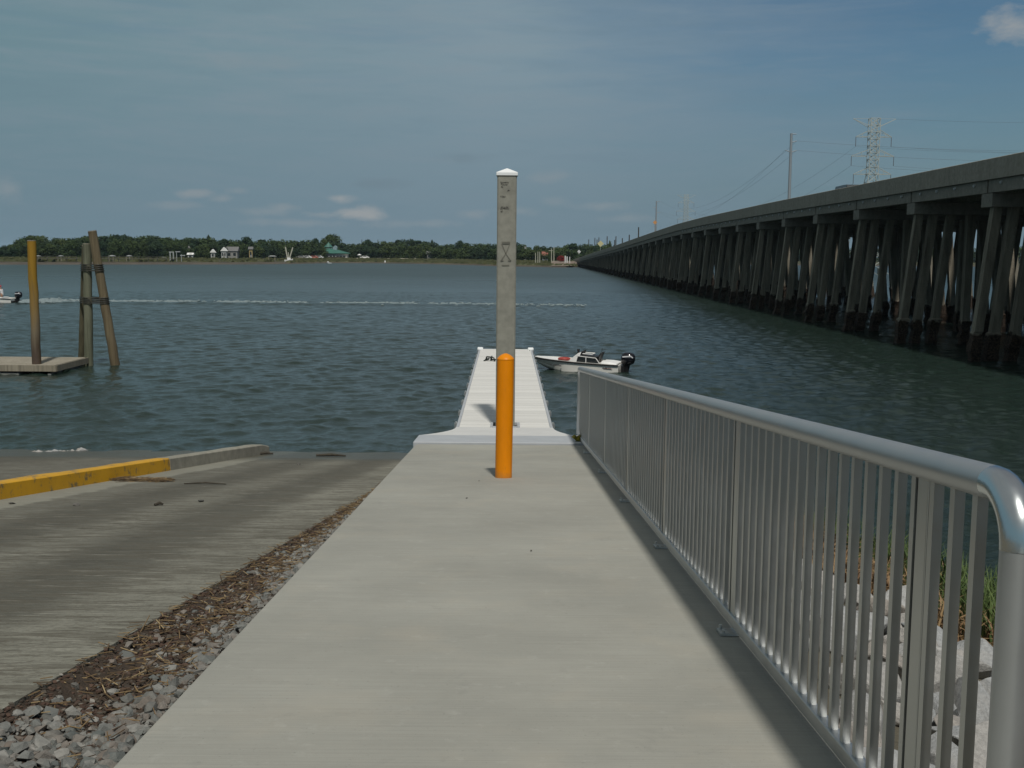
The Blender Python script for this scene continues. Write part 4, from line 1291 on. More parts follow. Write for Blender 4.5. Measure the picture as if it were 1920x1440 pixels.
# ------------------------------------------------------------------ boats
def text_mesh(body, size, name, mat, parent, mtx, ext=.003, shear=0):
    cu = bpy.data.curves.new('lettering_curve', 'FONT'); cu.body = body; cu.size = size; cu.extrude = ext; cu.shear = shear; cu.align_x = 'CENTER'; cu.align_y = 'CENTER'
    o = bpy.data.objects.new('lettering_curve', cu); COL.objects.link(o)
    dg = bpy.context.evaluated_depsgraph_get(); dg.update()
    me = bpy.data.meshes.new_from_object(o.evaluated_get(dg)); bpy.data.objects.remove(o); bpy.data.curves.remove(cu)
    me.transform(mtx); me.materials.clear(); me.materials.append(mat)
    r = bpy.data.objects.new(name, me); COL.objects.link(r); r.parent = parent
    return r
def hull(root, L, B, free_s, free_b, mat, draft=.16):
    """bow at x = 0, stern at x = L, y to the sides, z = 0 at the water"""
    rings = []; gun = []
    n = 18
    for i in range(n + 1):
        t = i / n; x = L * t
        hb = B / 2 * (1 - (1 - min(1, t / .55)) ** 2.1) ** .72 if t < .55 else B / 2 * (1 - .06 * ((t - .55) / .45) ** 2)
        hb = max(hb, .04)
        zg = free_s + (free_b - free_s) * (1 - t) ** 1.25
        kb = max(0, 1 - t / .42)
        zk = -draft + (free_b * .70 + draft) * kb ** 2.0
        zc = -.02 + (free_b * .80) * kb ** 1.6
        hc = hb * (.95 - .45 * kb)
        zf = max(.10, zc * .8 + .05) + .0
        zf = min(zf, zg - .06)
        hi = max(hb - .07, .015)
        rings.append([(x, -hb, zg), (x, -hb * .985, zg - .07), (x, -hc, zc), (x, 0, zk), (x, hc, zc), (x, hb * .985, zg - .07), (x, hb, zg),
                      (x, hi, zg), (x, hi * .95, zf), (x, -hi * .95, zf), (x, -hi, zg)])
        gun.append((x, hb, zg))
    b = MB(); b.loft(rings); h = b.build('hull', mat, root, smooth=True, local=True)
    b = MB(); b.box((L - .035, 0, free_s * .5 - .03), (.07, B * .90, free_s - .02)); b.build('transom', mat, root, local=True)
    b = MB()
    b.tube([(x - .01 if i == 0 else x, y + .012, z - .03) for i, (x, y, z) in enumerate(gun)], .026, 8)
    b.tube([(x - .01 if i == 0 else x, -y - .012, z - .03) for i, (x, y, z) in enumerate(gun)], .026, 8)
    b.build('rub_rail', M['rubber'], root, smooth=True, local=True)
    return gun
def outboard(root, x, z, s, name='outboard_motor'):
    b = MB(); k = s
    def ring(cx, cz, rx, ry, n=16): return [(x + (cx + rx * math.cos(2 * PI * i / n)) * k, ry * math.sin(2 * PI * i / n) * k, z + cz * k) for i in range(n)]
    b.loft([ring(.18, .26, .13, .12), ring(.20, .30, .22, .17), ring(.22, .42, .26, .19), ring(.23, .56, .25, .19), ring(.22, .66, .21, .16), ring(.20, .70, .12, .09)])
    m = b.build(name, M['black_gloss'], root, smooth='all', local=True)
    b = MB(); b.loft([ring(.16, -.45, .05, .035), ring(.14, -.2, .09, .05), ring(.15, .05, .11, .07), ring(.17, .26, .13, .11)]); b.box((x + .03 * k, 0, z + .05 * k), (.14 * k, .20 * k, .34 * k)); b.build('leg', M['black'], m, smooth=True, local=True)
    b = MB()
    for sy in (-1, 1):
        b.bar((x + .05 * k, sy * .186 * k, z + .56 * k), (x + .34 * k, sy * .192 * k, z + .585 * k), .012, .045 * k)
        b.bar((x + .33 * k, sy * .190 * k, z + .60 * k), (x + .42 * k, sy * .165 * k, z + .53 * k), .012, .04 * k)
    b.build('decal', M['silver'], m, local=True)
    return m
def moored_boat():
    bow = onz(1001, 690.5, 0); st = onz(1165, 696.5, 0)
    v = st - bow; L = v.length; ang = math.atan2(v.y, v.x)
    root = thing('motorboat', 'small white motorboat with black rub rail and black outboard moored at the dock end', 'boat', (bow.x, bow.y, 0)); root.rotation_euler = (0, 0, ang)
    B = 1.42
    gun = hull(root, L, B, .29, .44, M['hull_white'])
    px = L / 164.0
    X = lambda p: (p - 1001) * px
    zfl = .18
    # stained lower strake
    b = MB(); pts = [(t, ) for t in range(1)]
    for sy in (-1, 1):
        b.loft([[(X(q), sy * (B / 2 * .86 * k + .006), z0), (X(q), sy * (B / 2 * .90 * k + .012), z1)] for q, k, z0, z1 in ((1050, .80, .0, .05), (1080, .97, -.03, .07), (1110, 1.0, -.04, .06), (1163, .97, -.04, .055))], closed=False, cap=False)
    b.build('stained_strake', M['hull_cream'], root, local=True)
    # foredeck and side decks
    b = MB(); b.loft([[(X(1006), -.12, .425), (X(1006), .12, .425), (X(1006), .12, .445), (X(1006), -.12, .445)], [(X(1030), -.46, .37), (X(1030), .46, .37), (X(1030), .46, .395), (X(1030), -.46, .395)], [(X(1052), -.60, .335), (X(1052), .60, .335), (X(1052), .60, .36), (X(1052), -.60, .36)]])
    b.build('foredeck', M['white'], root, local=True)
    # console with sloping front, framed side windows, dropping aft
    def plate(poly, y0, y1): bb = MB(); bb.prism([(X(a), z) for a, z in poly], y0, y1, 'y'); return bb
    w2 = .36
    b = plate([(1071, .22), (1072, .37), (1088, .62), (1092, .55), (1088, .50), (1081, .22)], -w2, w2); c = b.build('console', M['white'], root, local=True)
    for sy in (-1, 1):
        y = sy * w2
        b = MB(); f = lambda a, z: (X(a), y, z)
        for a, d in ((f(1086, .53), f(1121, .47)), (f(1121, .47), f(1129, .27)), (f(1086, .30), f(1129, .27)), (f(1103, .50), f(1103, .29)), (f(1088, .54), f(1084, .30))): b.bar(a, d, .022, .024)
        b.build('window_frame', M['white'], c, local=True)
        b = MB(); b.prism([(X(1086), .31), (X(1087), .51), (X(1120), .455), (X(1127), .285)], y - .006, y + .006, 'y'); b.build('side_window', M['glass_dark'], c, local=True)
    b = MB(); b.tube([(X(1093), -.25, .60), (X(1113), -.25, .585)], .018, 8); b.tube([(X(1093), .25, .60), (X(1113), .25, .585)], .018, 8); b.tube([(X(1113), -.25, .585), (X(1113), .25, .585)], .018, 8); b.build('grab_rail', M['white'], root, local=True)
    b = MB(); b.box((X(1107), 0, .52), (X(1130) - X(1098), .66, .06), Matrix.Rotation(.10, 3, 'Y')); b.build('dash_cover', M['black'], root, bevel=.02, local=True)
    for a, zt_, lean in ((1088, .70, .08), (1121, .66, .10)):
        b = MB()
        for sy in (-.2, .2):
            b.loft([[(X(a) + u, sy - .13, .28) for u in (0, .07)] + [(X(a) + u, sy + .13, .28) for u in (.07, 0)],
                    [(X(a) + u + lean * .6, sy - .15, .5) for u in (0, .07)] + [(X(a) + u + lean * .6, sy + .15, .5) for u in (.07, 0)],
                    [(X(a) + u + lean * 1.5, sy - .10, zt_) for u in (0, .05)] + [(X(a) + u + lean * 1.5, sy + .10, zt_) for u in (.05, 0)]])
        b.build('seat', M['black'], root, bevel=.015, local=True)
    b = MB(); b.tube([(X(1086), -.1, .60), (X(1086), -.1, .70)], .035, 8); b.tube([(X(1084), -.1, .70), (X(1088), -.1, .71)], .05, 8); b.build('helm_light', M['black'], root, local=True)
    b = MB(); b.tube([(X(1124), .28, .4), (X(1126.5), .28, .78)], .009, 6); b.build('aerial', M['black'], root, local=True)
    # red ring cushion on the foredeck
    b = MB(); pts = [(X(1062) + .17 * math.cos(2 * PI * i / 20), -.30 + .17 * math.sin(2 * PI * i / 20), .40) for i in range(21)]; b.tube(pts, .055, 8)
    b.v = [tuple(v_) for v_ in b.v]
    o = b.build('life_ring', M['red'], None, smooth=True, local=True); o.location = root.location; o.rotation_euler = root.rotation_euler
    tag(o, 'red life ring lying on the moored boat foredeck', 'life ring')
    # white stern cover
    b = MB(); b.loft([[(X(1132), -.5, .27), (X(1132), .5, .27), (X(1132), .45, .36), (X(1132), -.45, .37)], [(X(1146), -.56, .27), (X(1146), .56, .27), (X(1146), .5, .35), (X(1146), -.5, .36)], [(X(1161), -.58, .27), (X(1161), .58, .27), (X(1161), .5, .31), (X(1161), -.5, .31)]])
    b.build('stern_cover', M['white'], root, bevel=.03, local=True)
    outboard(root, L + .01, -.02, .98)
    # registration characters and builder's flourish on the side facing the camera
    side = -1
    mt = Matrix.Translation((X(1052), -.655, .215)) @ Matrix.Rotation(R(7), 4, 'Z') @ Matrix.Rotation(R(86), 4, 'X') @ Matrix.Rotation(R(-4.5), 4, 'Z')
    mt = Matrix.Translation((X(1051), -.66, .205)) @ Matrix.Rotation(R(-8), 4, 'Z') @ Matrix.Rotation(R(88), 4, 'X') @ Matrix.Rotation(R(-4.5), 4, 'Z')
    text_mesh('SC 1509 NC', .085, 'registration_mark', M['lettering'], root, mt, .012)
    b = MB(); y = -.685
    q = lambda a, z: (X(a), y, z)
    for a, d in ((q(1139, .19), q(1137, .17)), (q(1137, .17), q(1139, .155)), (q(1139, .155), q(1145, .16)), (q(1141, .175), q(1146, .172)), (q(1147, .175), q(1153, .17))): b.bar(a, d, .012, .010)
    b.build('builder_script', M['lettering'], root, local=True)
    b = MB(); b.bar(q(1139, .148), q(1155, .152), .012, .008); b.build('script_underline', M['redline'], root, local=True)
    # bow line to the dock corner
    cb = Vector((DXR - .1, DY1 - .5, DOCKZ + .03)); bw = Vector((bow.x + .05, bow.y, .42)); pts = [cb.lerp(bw, i / 8) - Vector((0, 0, .10 * 4 * (i / 8) * (1 - i / 8))) for i in range(9)]
    b = MB(); b.tube(pts, .012, 6); tag(b.build('bow_line', M['rope']), 'mooring line from the white dock corner to the boat bow', 'rope')
moored_boat()

def skin_body(name, joints, edges, mat, parent=None, sub=2):
    me = bpy.data.meshes.new(name); me.from_pydata([j[0] for j in joints], edges, []); me.materials.append(mat)
    o = bpy.data.objects.new(name, me); COL.objects.link(o)
    if parent: o.parent = parent
    m = o.modifiers.new('skin', 'SKIN'); m.use_smooth_shade = True
    for v, j in zip(me.skin_vertices[0].data, joints): v.radius = (j[1], j[1] if len(j) < 3 else j[2])
    me.skin_vertices[0].data[0].use_root = True
    s = o.modifiers.new('sub', 'SUBSURF'); s.levels = sub; s.render_levels = sub
    return o
def passing_boat():
    st = onz(29, 566.5, 0); y = st.y; L = 4.7
    root = thing('skiff', 'white open skiff with dark outboard speeding past at the left', 'boat', (st.x, y, 0)); root.rotation_euler = (0, 0, 0)
    sub = bpy.data.objects
    # hull is written bow to stern along +x: shift so that the stern is at the empty
    mark = set(bpy.data.objects)
    hull(root, L, 1.8, .30, .62, M['hull_white'])
    outboard(root, L, .02, 1.15)
    b = MB(); b.box((L - 1.0, 0, .24), (1.7, 1.4, .10)); b.build('floor', M['grey_floor'], root, local=True)
    b = MB(); b.box((L - 1.0, 0, .34), (.42, 1.3, .12)); b.build('bench', M['white'], root, bevel=.02, local=True)
    b = MB(); b.box((L - 2.35, 0, .60), (.5, .7, .75)); b.box((L - 2.5, 0, 1.12), (.03, .66, .32), Matrix.Rotation(-.3, 3, 'Y')); b.build('console', M['white'], root, bevel=.02, local=True)
    for o in set(bpy.data.objects) - mark:
        if o.parent == root:
            for q in [o] + list(o.children): q.data.transform(Matrix.Translation((-L, 0, 0)))
    # helmsman seated on the bench, facing the bow (to the left)
    bx0, by0, bz0 = st.x - .98, y - .15, .40
    pr = thing('person', 'person in a white shirt with red on the front, sitting in the passing skiff', 'person', (bx0, by0, bz0))
    J = []; E = []
    def j(p, r, r2=None): J.append((Vector(p), r, r2 or r)); return len(J) - 1
    pel = j((0, 0, .10), .13, .16); sp = j((-.02, 0, .30), .125, .15); ch = j((-.05, 0, .48), .13, .18); nk = j((-.07, 0, .62), .055); hd0 = j((-.09, 0, .70), .075); hd1 = j((-.10, 0, .80), .085, .078); hd2 = j((-.09, 0, .87), .06)
    E += [(pel, sp), (sp, ch), (ch, nk), (nk, hd0), (hd0, hd1), (hd1, hd2)]
    for s in (-1, 1):
        sh = j((-.05, s * .19, .54), .06); elb = j((-.14, s * .26, .30), .043); wr = j((-.38, s * .17, .30), .030); hn = j((-.46, s * .15, .31), .036, .02)
        E += [(ch, sh), (sh, elb), (elb, wr), (wr, hn)]
        for k in range(4):
            a = j((-.515, s * .15 + (k - 1.5) * .020, .315), .010); c = j((-.555 + .006 * abs(k - 1.5), s * .15 + (k - 1.5) * .020, .29), .008); E += [(hn, a), (a, c)]
        a = j((-.48, s * .115, .30), .011); c = j((-.51, s * .105, .285), .009); E += [(hn, a), (a, c)]
        hp = j((-.03, s * .10, .08), .10); kn = j((-.46, s * .13, .10), .068); an = j((-.50, s * .13, -.14), .042); to = j((-.64, s * .14, -.19), .034)
        E += [(pel, hp), (hp, kn), (kn, an), (an, to)]
    skin_body('body', J, E, M['skin'], pr)
    J2 = [(Vector((0, 0, .12)), .145, .175), (Vector((-.02, 0, .30)), .14, .165), (Vector((-.05, 0, .48)), .145, .19), (Vector((-.065, 0, .575)), .08, .09)]; E2 = [(0, 1), (1, 2), (2, 3)]
    for s in (-1, 1):
        k = len(J2); J2 += [(Vector((-.05, s * .20, .54)), .075, .075), (Vector((-.12, s * .25, .36)), .062, .062)]; E2 += [(2, k), (k, k + 1)]
    skin_body('shirt', J2, E2, M['shirt'], pr)
    J3 = [(Vector((-.155, 0, .26)), .07, .12), (Vector((-.175, 0, .42)), .07, .13), (Vector((-.15, 0, .56)), .06, .11)]
    skin_body('vest_front', J3, [(0, 1), (1, 2)], M['vest'], pr)
    J4 = [(Vector((.0, 0, .08)), .15, .18)]; E4 = []
    for s in (-1, 1):
        k = len(J4); J4 += [(Vector((-.10, s * .11, .085)), .112, .112), (Vector((-.42, s * .13, .10)), .088, .088)]; E4 += [(0, k), (k, k + 1)]
    skin_body('shorts', J4, E4, M['shorts'], pr)
    b = MB(); n = 16
    for z0, r0 in ((.0, 0),): pass
    b.loft([[(-.095 + rr * math.cos(2 * PI * i / n), rr * .92 * math.sin(2 * PI * i / n), z) for i in range(n)] for z, rr in ((.80, .098), (.86, .096), (.905, .07), (.925, .02))])
    b.box((-.215, 0, .808), (.13, .15, .012)); b.build('cap', M['vest'], pr, smooth=True, local=True)
    b = MB()
    b.tube([(-.185, 0, .78), (-.205, 0, .755), (-.18, 0, .745)], [.010, .016, .01], 6)
    for s in (-1, 1): b.tube([(-.09, s * .078, .80), (-.085, s * .088, .765), (-.09, s * .078, .74)], [.012, .016, .010], 6)
    b.build('nose_and_ears', M['skin'], pr, smooth=True, local=True)
    b = MB()
    for s in (-1, 1): b.box((-.178, s * .030, .79), (.012, .020, .010))
    b.box((-.170, 0, .722), (.012, .045, .008)); b.build('eyes_and_mouth', M['hair'], pr, local=True)
    # white water and wake trail
    rnd = random.Random(2); b = MB()
    line = [(38, 566.5), (200, 565.5), (400, 566.3), (600, 568.5), (760, 569.8), (930, 571.5), (1200, 574)]
    def Y(px):
        for (a, c), (d, e) in zip(line, line[1:]):
            if px <= d: return c + (e - c) * (px - a) / (d - a)
        return line[-1][1]
    for i in range(1500):
        u = rnd.random() ** 1.35; px = 38 + u * 1060
        if (.5 + .5 * math.sin(px * .045) * math.sin(px * .017 + 1)) < rnd.random() * .55 and px > 110: continue
        spread = 1.0 if px > 120 else 1.6
        py = Y(px) + rnd.gauss(0, .9) * spread + (-2.2 if (rnd.random() < .35 and 60 < px < 200) else 0)
        p = onz(px, py, 0); l = rnd.uniform(.05, .26) * (1.25 if px < 160 else 1); w_ = rnd.uniform(.03, .12); h = rnd.uniform(.0, .06) * (1.6 if px < 120 else .8)
        n = 7; a0 = rnd.uniform(0, 6)
        base = [(p.x + l * math.cos(2 * PI * k / n + a0) * rnd.uniform(.6, 1.2), p.y + w_ * math.sin(2 * PI * k / n + a0) * rnd.uniform(.6, 1.2), .02) for k in range(n)]
        top = [(p.x + (x - p.x) * .55, p.y + (yy - p.y) * .55, .06 + h) for x, yy, _ in base]
        b.loft([base, top])
    tag(b.build('wake_foam', M['foam'], smooth='all'), 'white broken foam trail behind the passing skiff', 'wake', kind='stuff')
passing_boat()

# ------------------------------------------------------------------ far shore
SH = [(-700, 494), (-300, 494.5), (-60, 496), (0, 496.2), (100, 496.2), (250, 496), (360, 496), (470, 495.8), (560, 494.6), (620, 493.2), (700, 493.6), (800, 495.0), (880, 497), (930, 499), (1000, 500.3), (1066, 501.5), (1110, 499.6), (1200, 497.2), (1400, 496.8), (1700, 499), (2000, 502), (2600, 508)]
def shore_px(x):
    for (a, b), (c, d) in zip(SH, SH[1:]):
        if x <= c: return b + (d - b) * (x - a) / (c - a)
    return SH[-1][1]
def shore_depth(px): return onz(px, shore_px(px), 0).y
PROF = [(-6, -.6), (0, .0), (3, .42), (9, .62), (16, .85), (40, 1.45), (58, 1.75), (90, 1.9), (700, 2.6), (2500, 3.0)]
def land(px, k):
    p = onz(px, shore_px(px), 0); d = Vector((p.x, p.y, 0)); n = d.normalized()
    q = d + n * PROF[k][0]; return (q.x, q.y, PROF[k][1])
def land_at(px, back):
    p = onz(px, shore_px(px), 0); d = Vector((p.x, p.y, 0)); q = d + d.normalized() * back
    for (a, z0), (c, z1) in zip(PROF, PROF[1:]):
        if back <= c: return Vector((q.x, q.y, z0 + (z1 - z0) * (back - a) / (c - a)))
def build_far():
    pxs = list(range(-700, 2600, 20))
    rnd = random.Random(9)
    def strip(name, k0, k1, mat, lab, cat, lift=0):
        rows = [[land(px, k) for k in range(k0, k1 + 1)] for px in pxs]; n = k1 - k0 + 1
        V = [p for r in rows for p in r]; V = [(x, y, z + (rnd.uniform(-.12, .12) if k0 > 0 else 0)) for x, y, z in V]
        F = [(j * n + i, j * n + i + 1, (j + 1) * n + i + 1, (j + 1) * n + i) for j in range(len(rows) - 1) for i in range(n - 1)]
        b = MB(); b.add(V, F); tag(b.build(name, mat, smooth='all'), lab, cat, kind='structure')
    strip('far_mud_bank', 0, 3, M['mud'], 'brown tidal mud bank along the far shore', 'mud bank')
    strip('far_marsh', 3, 6, M['marsh'], 'green marsh along the far shore', 'marsh')
    strip('far_land', 6, 9, M['farland'], 'wooded land of the far shore', 'land')
build_far()
def marsh_tufts():
    rnd = random.Random(31); b = MB()
    for i in range(5200):
        px = rnd.uniform(-60, 1080); back = 4 + 42 * rnd.random() ** 1.5
        if px < 540 and (back < 13 or rnd.random() < .5): continue
        p = land_at(px, back); s = rnd.uniform(.5, 1.3); h = rnd.uniform(.35, .8)
        b.add([(p.x - s, p.y, p.z - .05), (p.x + s, p.y + rnd.uniform(-.4, .4), p.z - .05), (p.x + s * rnd.uniform(.2, .9), p.y, p.z + h), (p.x - s * rnd.uniform(.2, .9), p.y, p.z + h * rnd.uniform(.6, 1))], [(0, 1, 2, 3)])
    tag(b.build('marsh_reeds', M['marsh_tuft']), 'yellow green reeds fringing the far shore', 'reeds', kind='stuff')
M['marsh_tuft'] = blade_mat('marsh_tuft', (.045, .056, .016), (.085, .085, .030))
marsh_tufts()
# pale sand strip in front of the pavilion and the causeway
b = MB(); rows = []
for px in range(648, 790, 8): rows.append([tuple(land_at(px, 44) + Vector((0, 0, .10))), tuple(land_at(px, 56) + Vector((0, 0, .25)))])
V = [p for r in rows for p in r]; b.add(V, [(2 * i, 2 * i + 1, 2 * i + 3, 2 * i + 2) for i in range(len(rows) - 1)])
tag(b.build('sand_strip', M['sand']), 'pale sandy strip right of the green roofed pavilion', 'sand', kind='structure')
b = MB(); rows = []
for px in range(1034, 1100, 6): rows.append([tuple(land_at(px, 2) + Vector((0, 0, .2))), tuple(land_at(px, 14) + Vector((0, 0, .9))), tuple(land_at(px, 40) + Vector((0, 0, .5)))])
V = [p for r in rows for p in r]; b.add(V, [(3 * i + k, 3 * i + k + 1, 3 * i + k + 4, 3 * i + k + 3) for i in range(len(rows) - 1) for k in (0, 1)])
tag(b.build('causeway_bank', M['mudpale']) if 'mudpale' in M else b.build('causeway_bank', simple('causeway_gravel', (.20, .16, .13), .9, var=.3, scale=.2, bump=0)), 'gravelly causeway bank at the far bridge end', 'bank', kind='structure')

# trees
def crown_mesh(name, seed, style):
    rnd = random.Random(seed); nr = np.random.default_rng(seed)
    lobes = []
    if style == 'oak':
        for _ in range(17):
            a = rnd.uniform(0, 2 * PI); rr = rnd.uniform(0, .36); z = rnd.uniform(.22, .80)
            k = 1 - abs(z - .48) * .9; lobes.append((rr * math.cos(a) * k, rr * math.sin(a) * k, z, rnd.uniform(.13, .22)))
        lobes.append((0, 0, .84, .15)); lobes.append((0, 0, .16, .26)); lobes.append((.1, 0, .10, .22))
    elif style == 'round':
        for _ in range(20):
            a = rnd.uniform(0, 2 * PI); t = rnd.uniform(-.4, 1); rr = .34 * math.cos(t * PI / 2) * rnd.uniform(.6, 1)
            lobes.append((rr * math.cos(a), rr * math.sin(a), .56 + .28 * math.sin(t * PI / 2), rnd.uniform(.12, .2)))
    else:
        for _ in range(12):
            a = rnd.uniform(0, 2 * PI); rr = rnd.uniform(0, .20); z = rnd.uniform(.45, .92)
            lobes.append((rr * math.cos(a), rr * math.sin(a), z, rnd.uniform(.07, .14)))
        lobes.append((0, 0, .92, .08))
    V = []; F = []
    per = 120 if style != 'pine' else 110
    for (x, y, z, r) in lobes:
        for _ in range(per):
            n = Vector((rnd.gauss(0, 1), rnd.gauss(0, 1), rnd.gauss(0, 1) * .8 + .15)).normalized()
            p = Vector((x, y, z)) + n * r * rnd.uniform(.65, 1.08)
            if p.z < .0: continue
            s = rnd.uniform(.014, .032)
            t = Vector((rnd.gauss(0, 1), rnd.gauss(0, 1), rnd.gauss(0, 1))); u = (n * .8 + t * .45).normalized()
            a = u.orthogonal().normalized(); c = u.cross(a); q = rnd.uniform(0, PI); a2 = a * math.cos(q) + c * math.sin(q); c2 = u.cross(a2)
            k = len(V); V += [p - a2 * s - c2 * s * .6, p + a2 * s * 1.1 - c2 * s * .4, p + a2 * s * .6 + c2 * s, p - a2 * s * .8 + c2 * s * .7]; F.append((k, k + 1, k + 2, k + 3))
    me = bpy.data.meshes.new(name); me.from_pydata([tuple(v) for v in V], [], F); me.update()
    return me
def trunk_mesh(style, seed):
    b = MB(); rnd = random.Random(seed)
    h = .55 if style != 'pine' else .85
    b.tube([(0, 0, -.05), (.01, 0, h * .4), (0, .01, h)], [.030, .022, .008], 7)
    for i in range(5):
        a = rnd.uniform(0, 2 * PI); z = h * rnd.uniform(.45, .9); b.tube([(0, 0, z), (.12 * math.cos(a), .12 * math.sin(a), z + .10), (.22 * math.cos(a), .22 * math.sin(a), z + .15)], [.012, .008, .003], 5)
    me = bpy.data.meshes.new('trunk'); me.from_pydata([tuple(v) for v in b.v], [], b.f); me.materials.append(M['bark']); return me
CROWNS = {}
for st, n in (('oak', 6), ('round', 3), ('pine', 4)):
    for i in range(n):
        c = crown_mesh('crown', 100 + i * 7 + len(st), st); c.materials.append(M['leaf_dark'] if (st == 'pine' or i % 3 == 2) else M['leaf'])
        CROWNS.setdefault(st, []).append((c, trunk_mesh(st, i)))
NTREE = [0]
def tree(loc, h, wfac, st, lab, grp=None, mat=None, rnd=random):
    c, tr = rnd.choice(CROWNS[st])
    root = thing({'oak': 'broadleaf_tree', 'round': 'round_tree', 'pine': 'pine_tree'}[st], lab, 'tree', loc, grp)
    root.scale = (h * wfac, h * wfac, h); root.rotation_euler = (0, 0, rnd.uniform(0, 6.28))
    if mat:
        c = c.copy(); c.materials.clear(); c.materials.append(mat)
    for nm, me in (('crown', c), ('trunk', tr)):
        o = bpy.data.objects.new(nm, me); COL.objects.link(o); o.parent = root
    NTREE[0] += 1
    return root
TOPS = [(-400, 452), (-200, 455), (-60, 462), (0, 460), (18, 460), (34, 450), (50, 446), (66, 442), (84, 443), (95, 449), (105, 447), (125, 447), (150, 443), (170, 443), (190, 441), (220, 441), (250, 442), (282, 441), (310, 444), (345, 446), (370, 447), (392, 445), (402, 449), (440, 450), (455, 447), (462, 446), (476, 453), (500, 449), (520, 449), (540, 450), (560, 452), (590, 451), (604, 455), (640, 453), (660, 455), (672, 456), (690, 452), (705, 455), (720, 452), (767, 449), (789, 451), (811, 453), (830, 459), (845, 457), (864, 453), (880, 458), (920, 457), (950, 457), (973, 456), (986, 460), (1008, 461), (1025, 462), (1041, 464), (1063, 459), (1095, 457), (1130, 459), (1180, 462), (1300, 466), (1600, 466), (1800, 463), (2000, 462), (2400, 460)]
def top_px(x):
    for (a, b), (c, d) in zip(TOPS, TOPS[1:]):
        if x <= c: return b + (d - b) * (x - a) / (c - a)
    return TOPS[-1][1]
def forest():
    rnd = random.Random(44)
    def add(px, back, ytop, st, lab, grp, wpx=None, mat=None):
        g = land_at(px, back); d = g.y; h = (atd(px, ytop - 1.2, d).z - g.z) / .95
        wf = (wpx / FPX * d) / (h * .85) if wpx else rnd.uniform(1.15, 1.6)
        return tree(g - Vector((0, 0, .2)), max(2.5, h), wf, st, lab, grp, mat, rnd)
    bands = [(-60, 330, 'dark green broadleaf tree in the high wood on the left far shore', 'broadleaf trees in the left far wood'),
             (330, 600, 'dark broadleaf tree behind the far white houses', 'broadleaf trees behind the white houses'),
             (600, 935, 'dark broadleaf tree in the far wood between pavilion and concrete pile', 'broadleaf trees right of the pavilion'),
             (935, 1130, 'distant broadleaf tree between the concrete pile and the bridge end', 'broadleaf trees by the far bridge end')]
    for x0, x1, lab, grp in bands:
        px = x0
        while px < x1:
            yt = top_px(px) + abs(rnd.gauss(0, 1.2)) + (0 if rnd.random() < .6 else 2.5)
            st = 'oak' if rnd.random() < .88 else 'pine'
            add(px, rnd.uniform(75, 100), yt, st, lab.replace('broadleaf tree', 'pine') if st == 'pine' else lab, grp.replace('broadleaf trees', 'pines') if st == 'pine' else grp)
            px += rnd.uniform(9, 14)
        px = x0 + 4
        while px < x1:
            base = 484 if px < 600 else 486
            yt = top_px(px) + rnd.uniform(6, 14)
            add(px, rnd.uniform(60, 70), yt, 'oak', lab.replace('dark ', 'lower front ').replace('distant ', 'lower front '), 'lower ' + grp, wpx=rnd.uniform(22, 34))
            px += rnd.uniform(11, 17)
    px = -560
    while px < -60:
        add(px, 80, top_px(px), 'oak', 'dark broadleaf tree beyond the left edge', 'trees beyond the left edge'); px += 24
    # behind the bridge
    px = 1135
    while px < 2050:
        add(px, rnd.uniform(60, 90), top_px(px) + rnd.uniform(0, 3), 'oak', 'distant broadleaf tree seen between the bridge piles', 'broadleaf trees behind the bridge piles', wpx=rnd.uniform(30, 44)); px += rnd.uniform(20, 27)
    # ones that stand out
    add(622, 96, 441.5, 'round', 'tallest round topped tree rising behind the green roofed pavilion', None, 40)
    add(609, 90, 447.5, 'round', 'smaller round tree touching the left of the tall round tree', None, 20)
    add(463, 72, 445.5, 'round', 'wide rounded tree beside the yellow house', None, 32)
    add(592, 76, 448.5, 'round', 'rounded tree left of the green roofed pavilion', None, 22)
    add(690, 84, 450.5, 'round', 'lone rounded tree between the two thin masts', None, 17)
    add(863, 84, 452.5, 'round', 'rounded tree left of the concrete pile above the far wood', None, 18)
    add(810, 86, 452, 'pine', 'spindly pine above the far wood, left of the concrete pile', None, 12)
    add(392, 90, 443, 'pine', 'spindly pine topping the wood above the white houses', None, 14)
    add(65, 82, 442, 'round', 'high broad tree left of the lashed piles on the far shore', None, 44)
    add(1143, 30, 454, 'oak', 'bushy tree beside the pale yellow sign at the far bridge end', None, 13)
    add(1052, 26, 480, 'round', 'dark red leaved tree at the far bridge end', None, 16, M['leaf_red'])
    add(1029, 26, 473, 'oak', 'dark narrow cypress shaped tree by the far utility poles', None, 8)
forest()

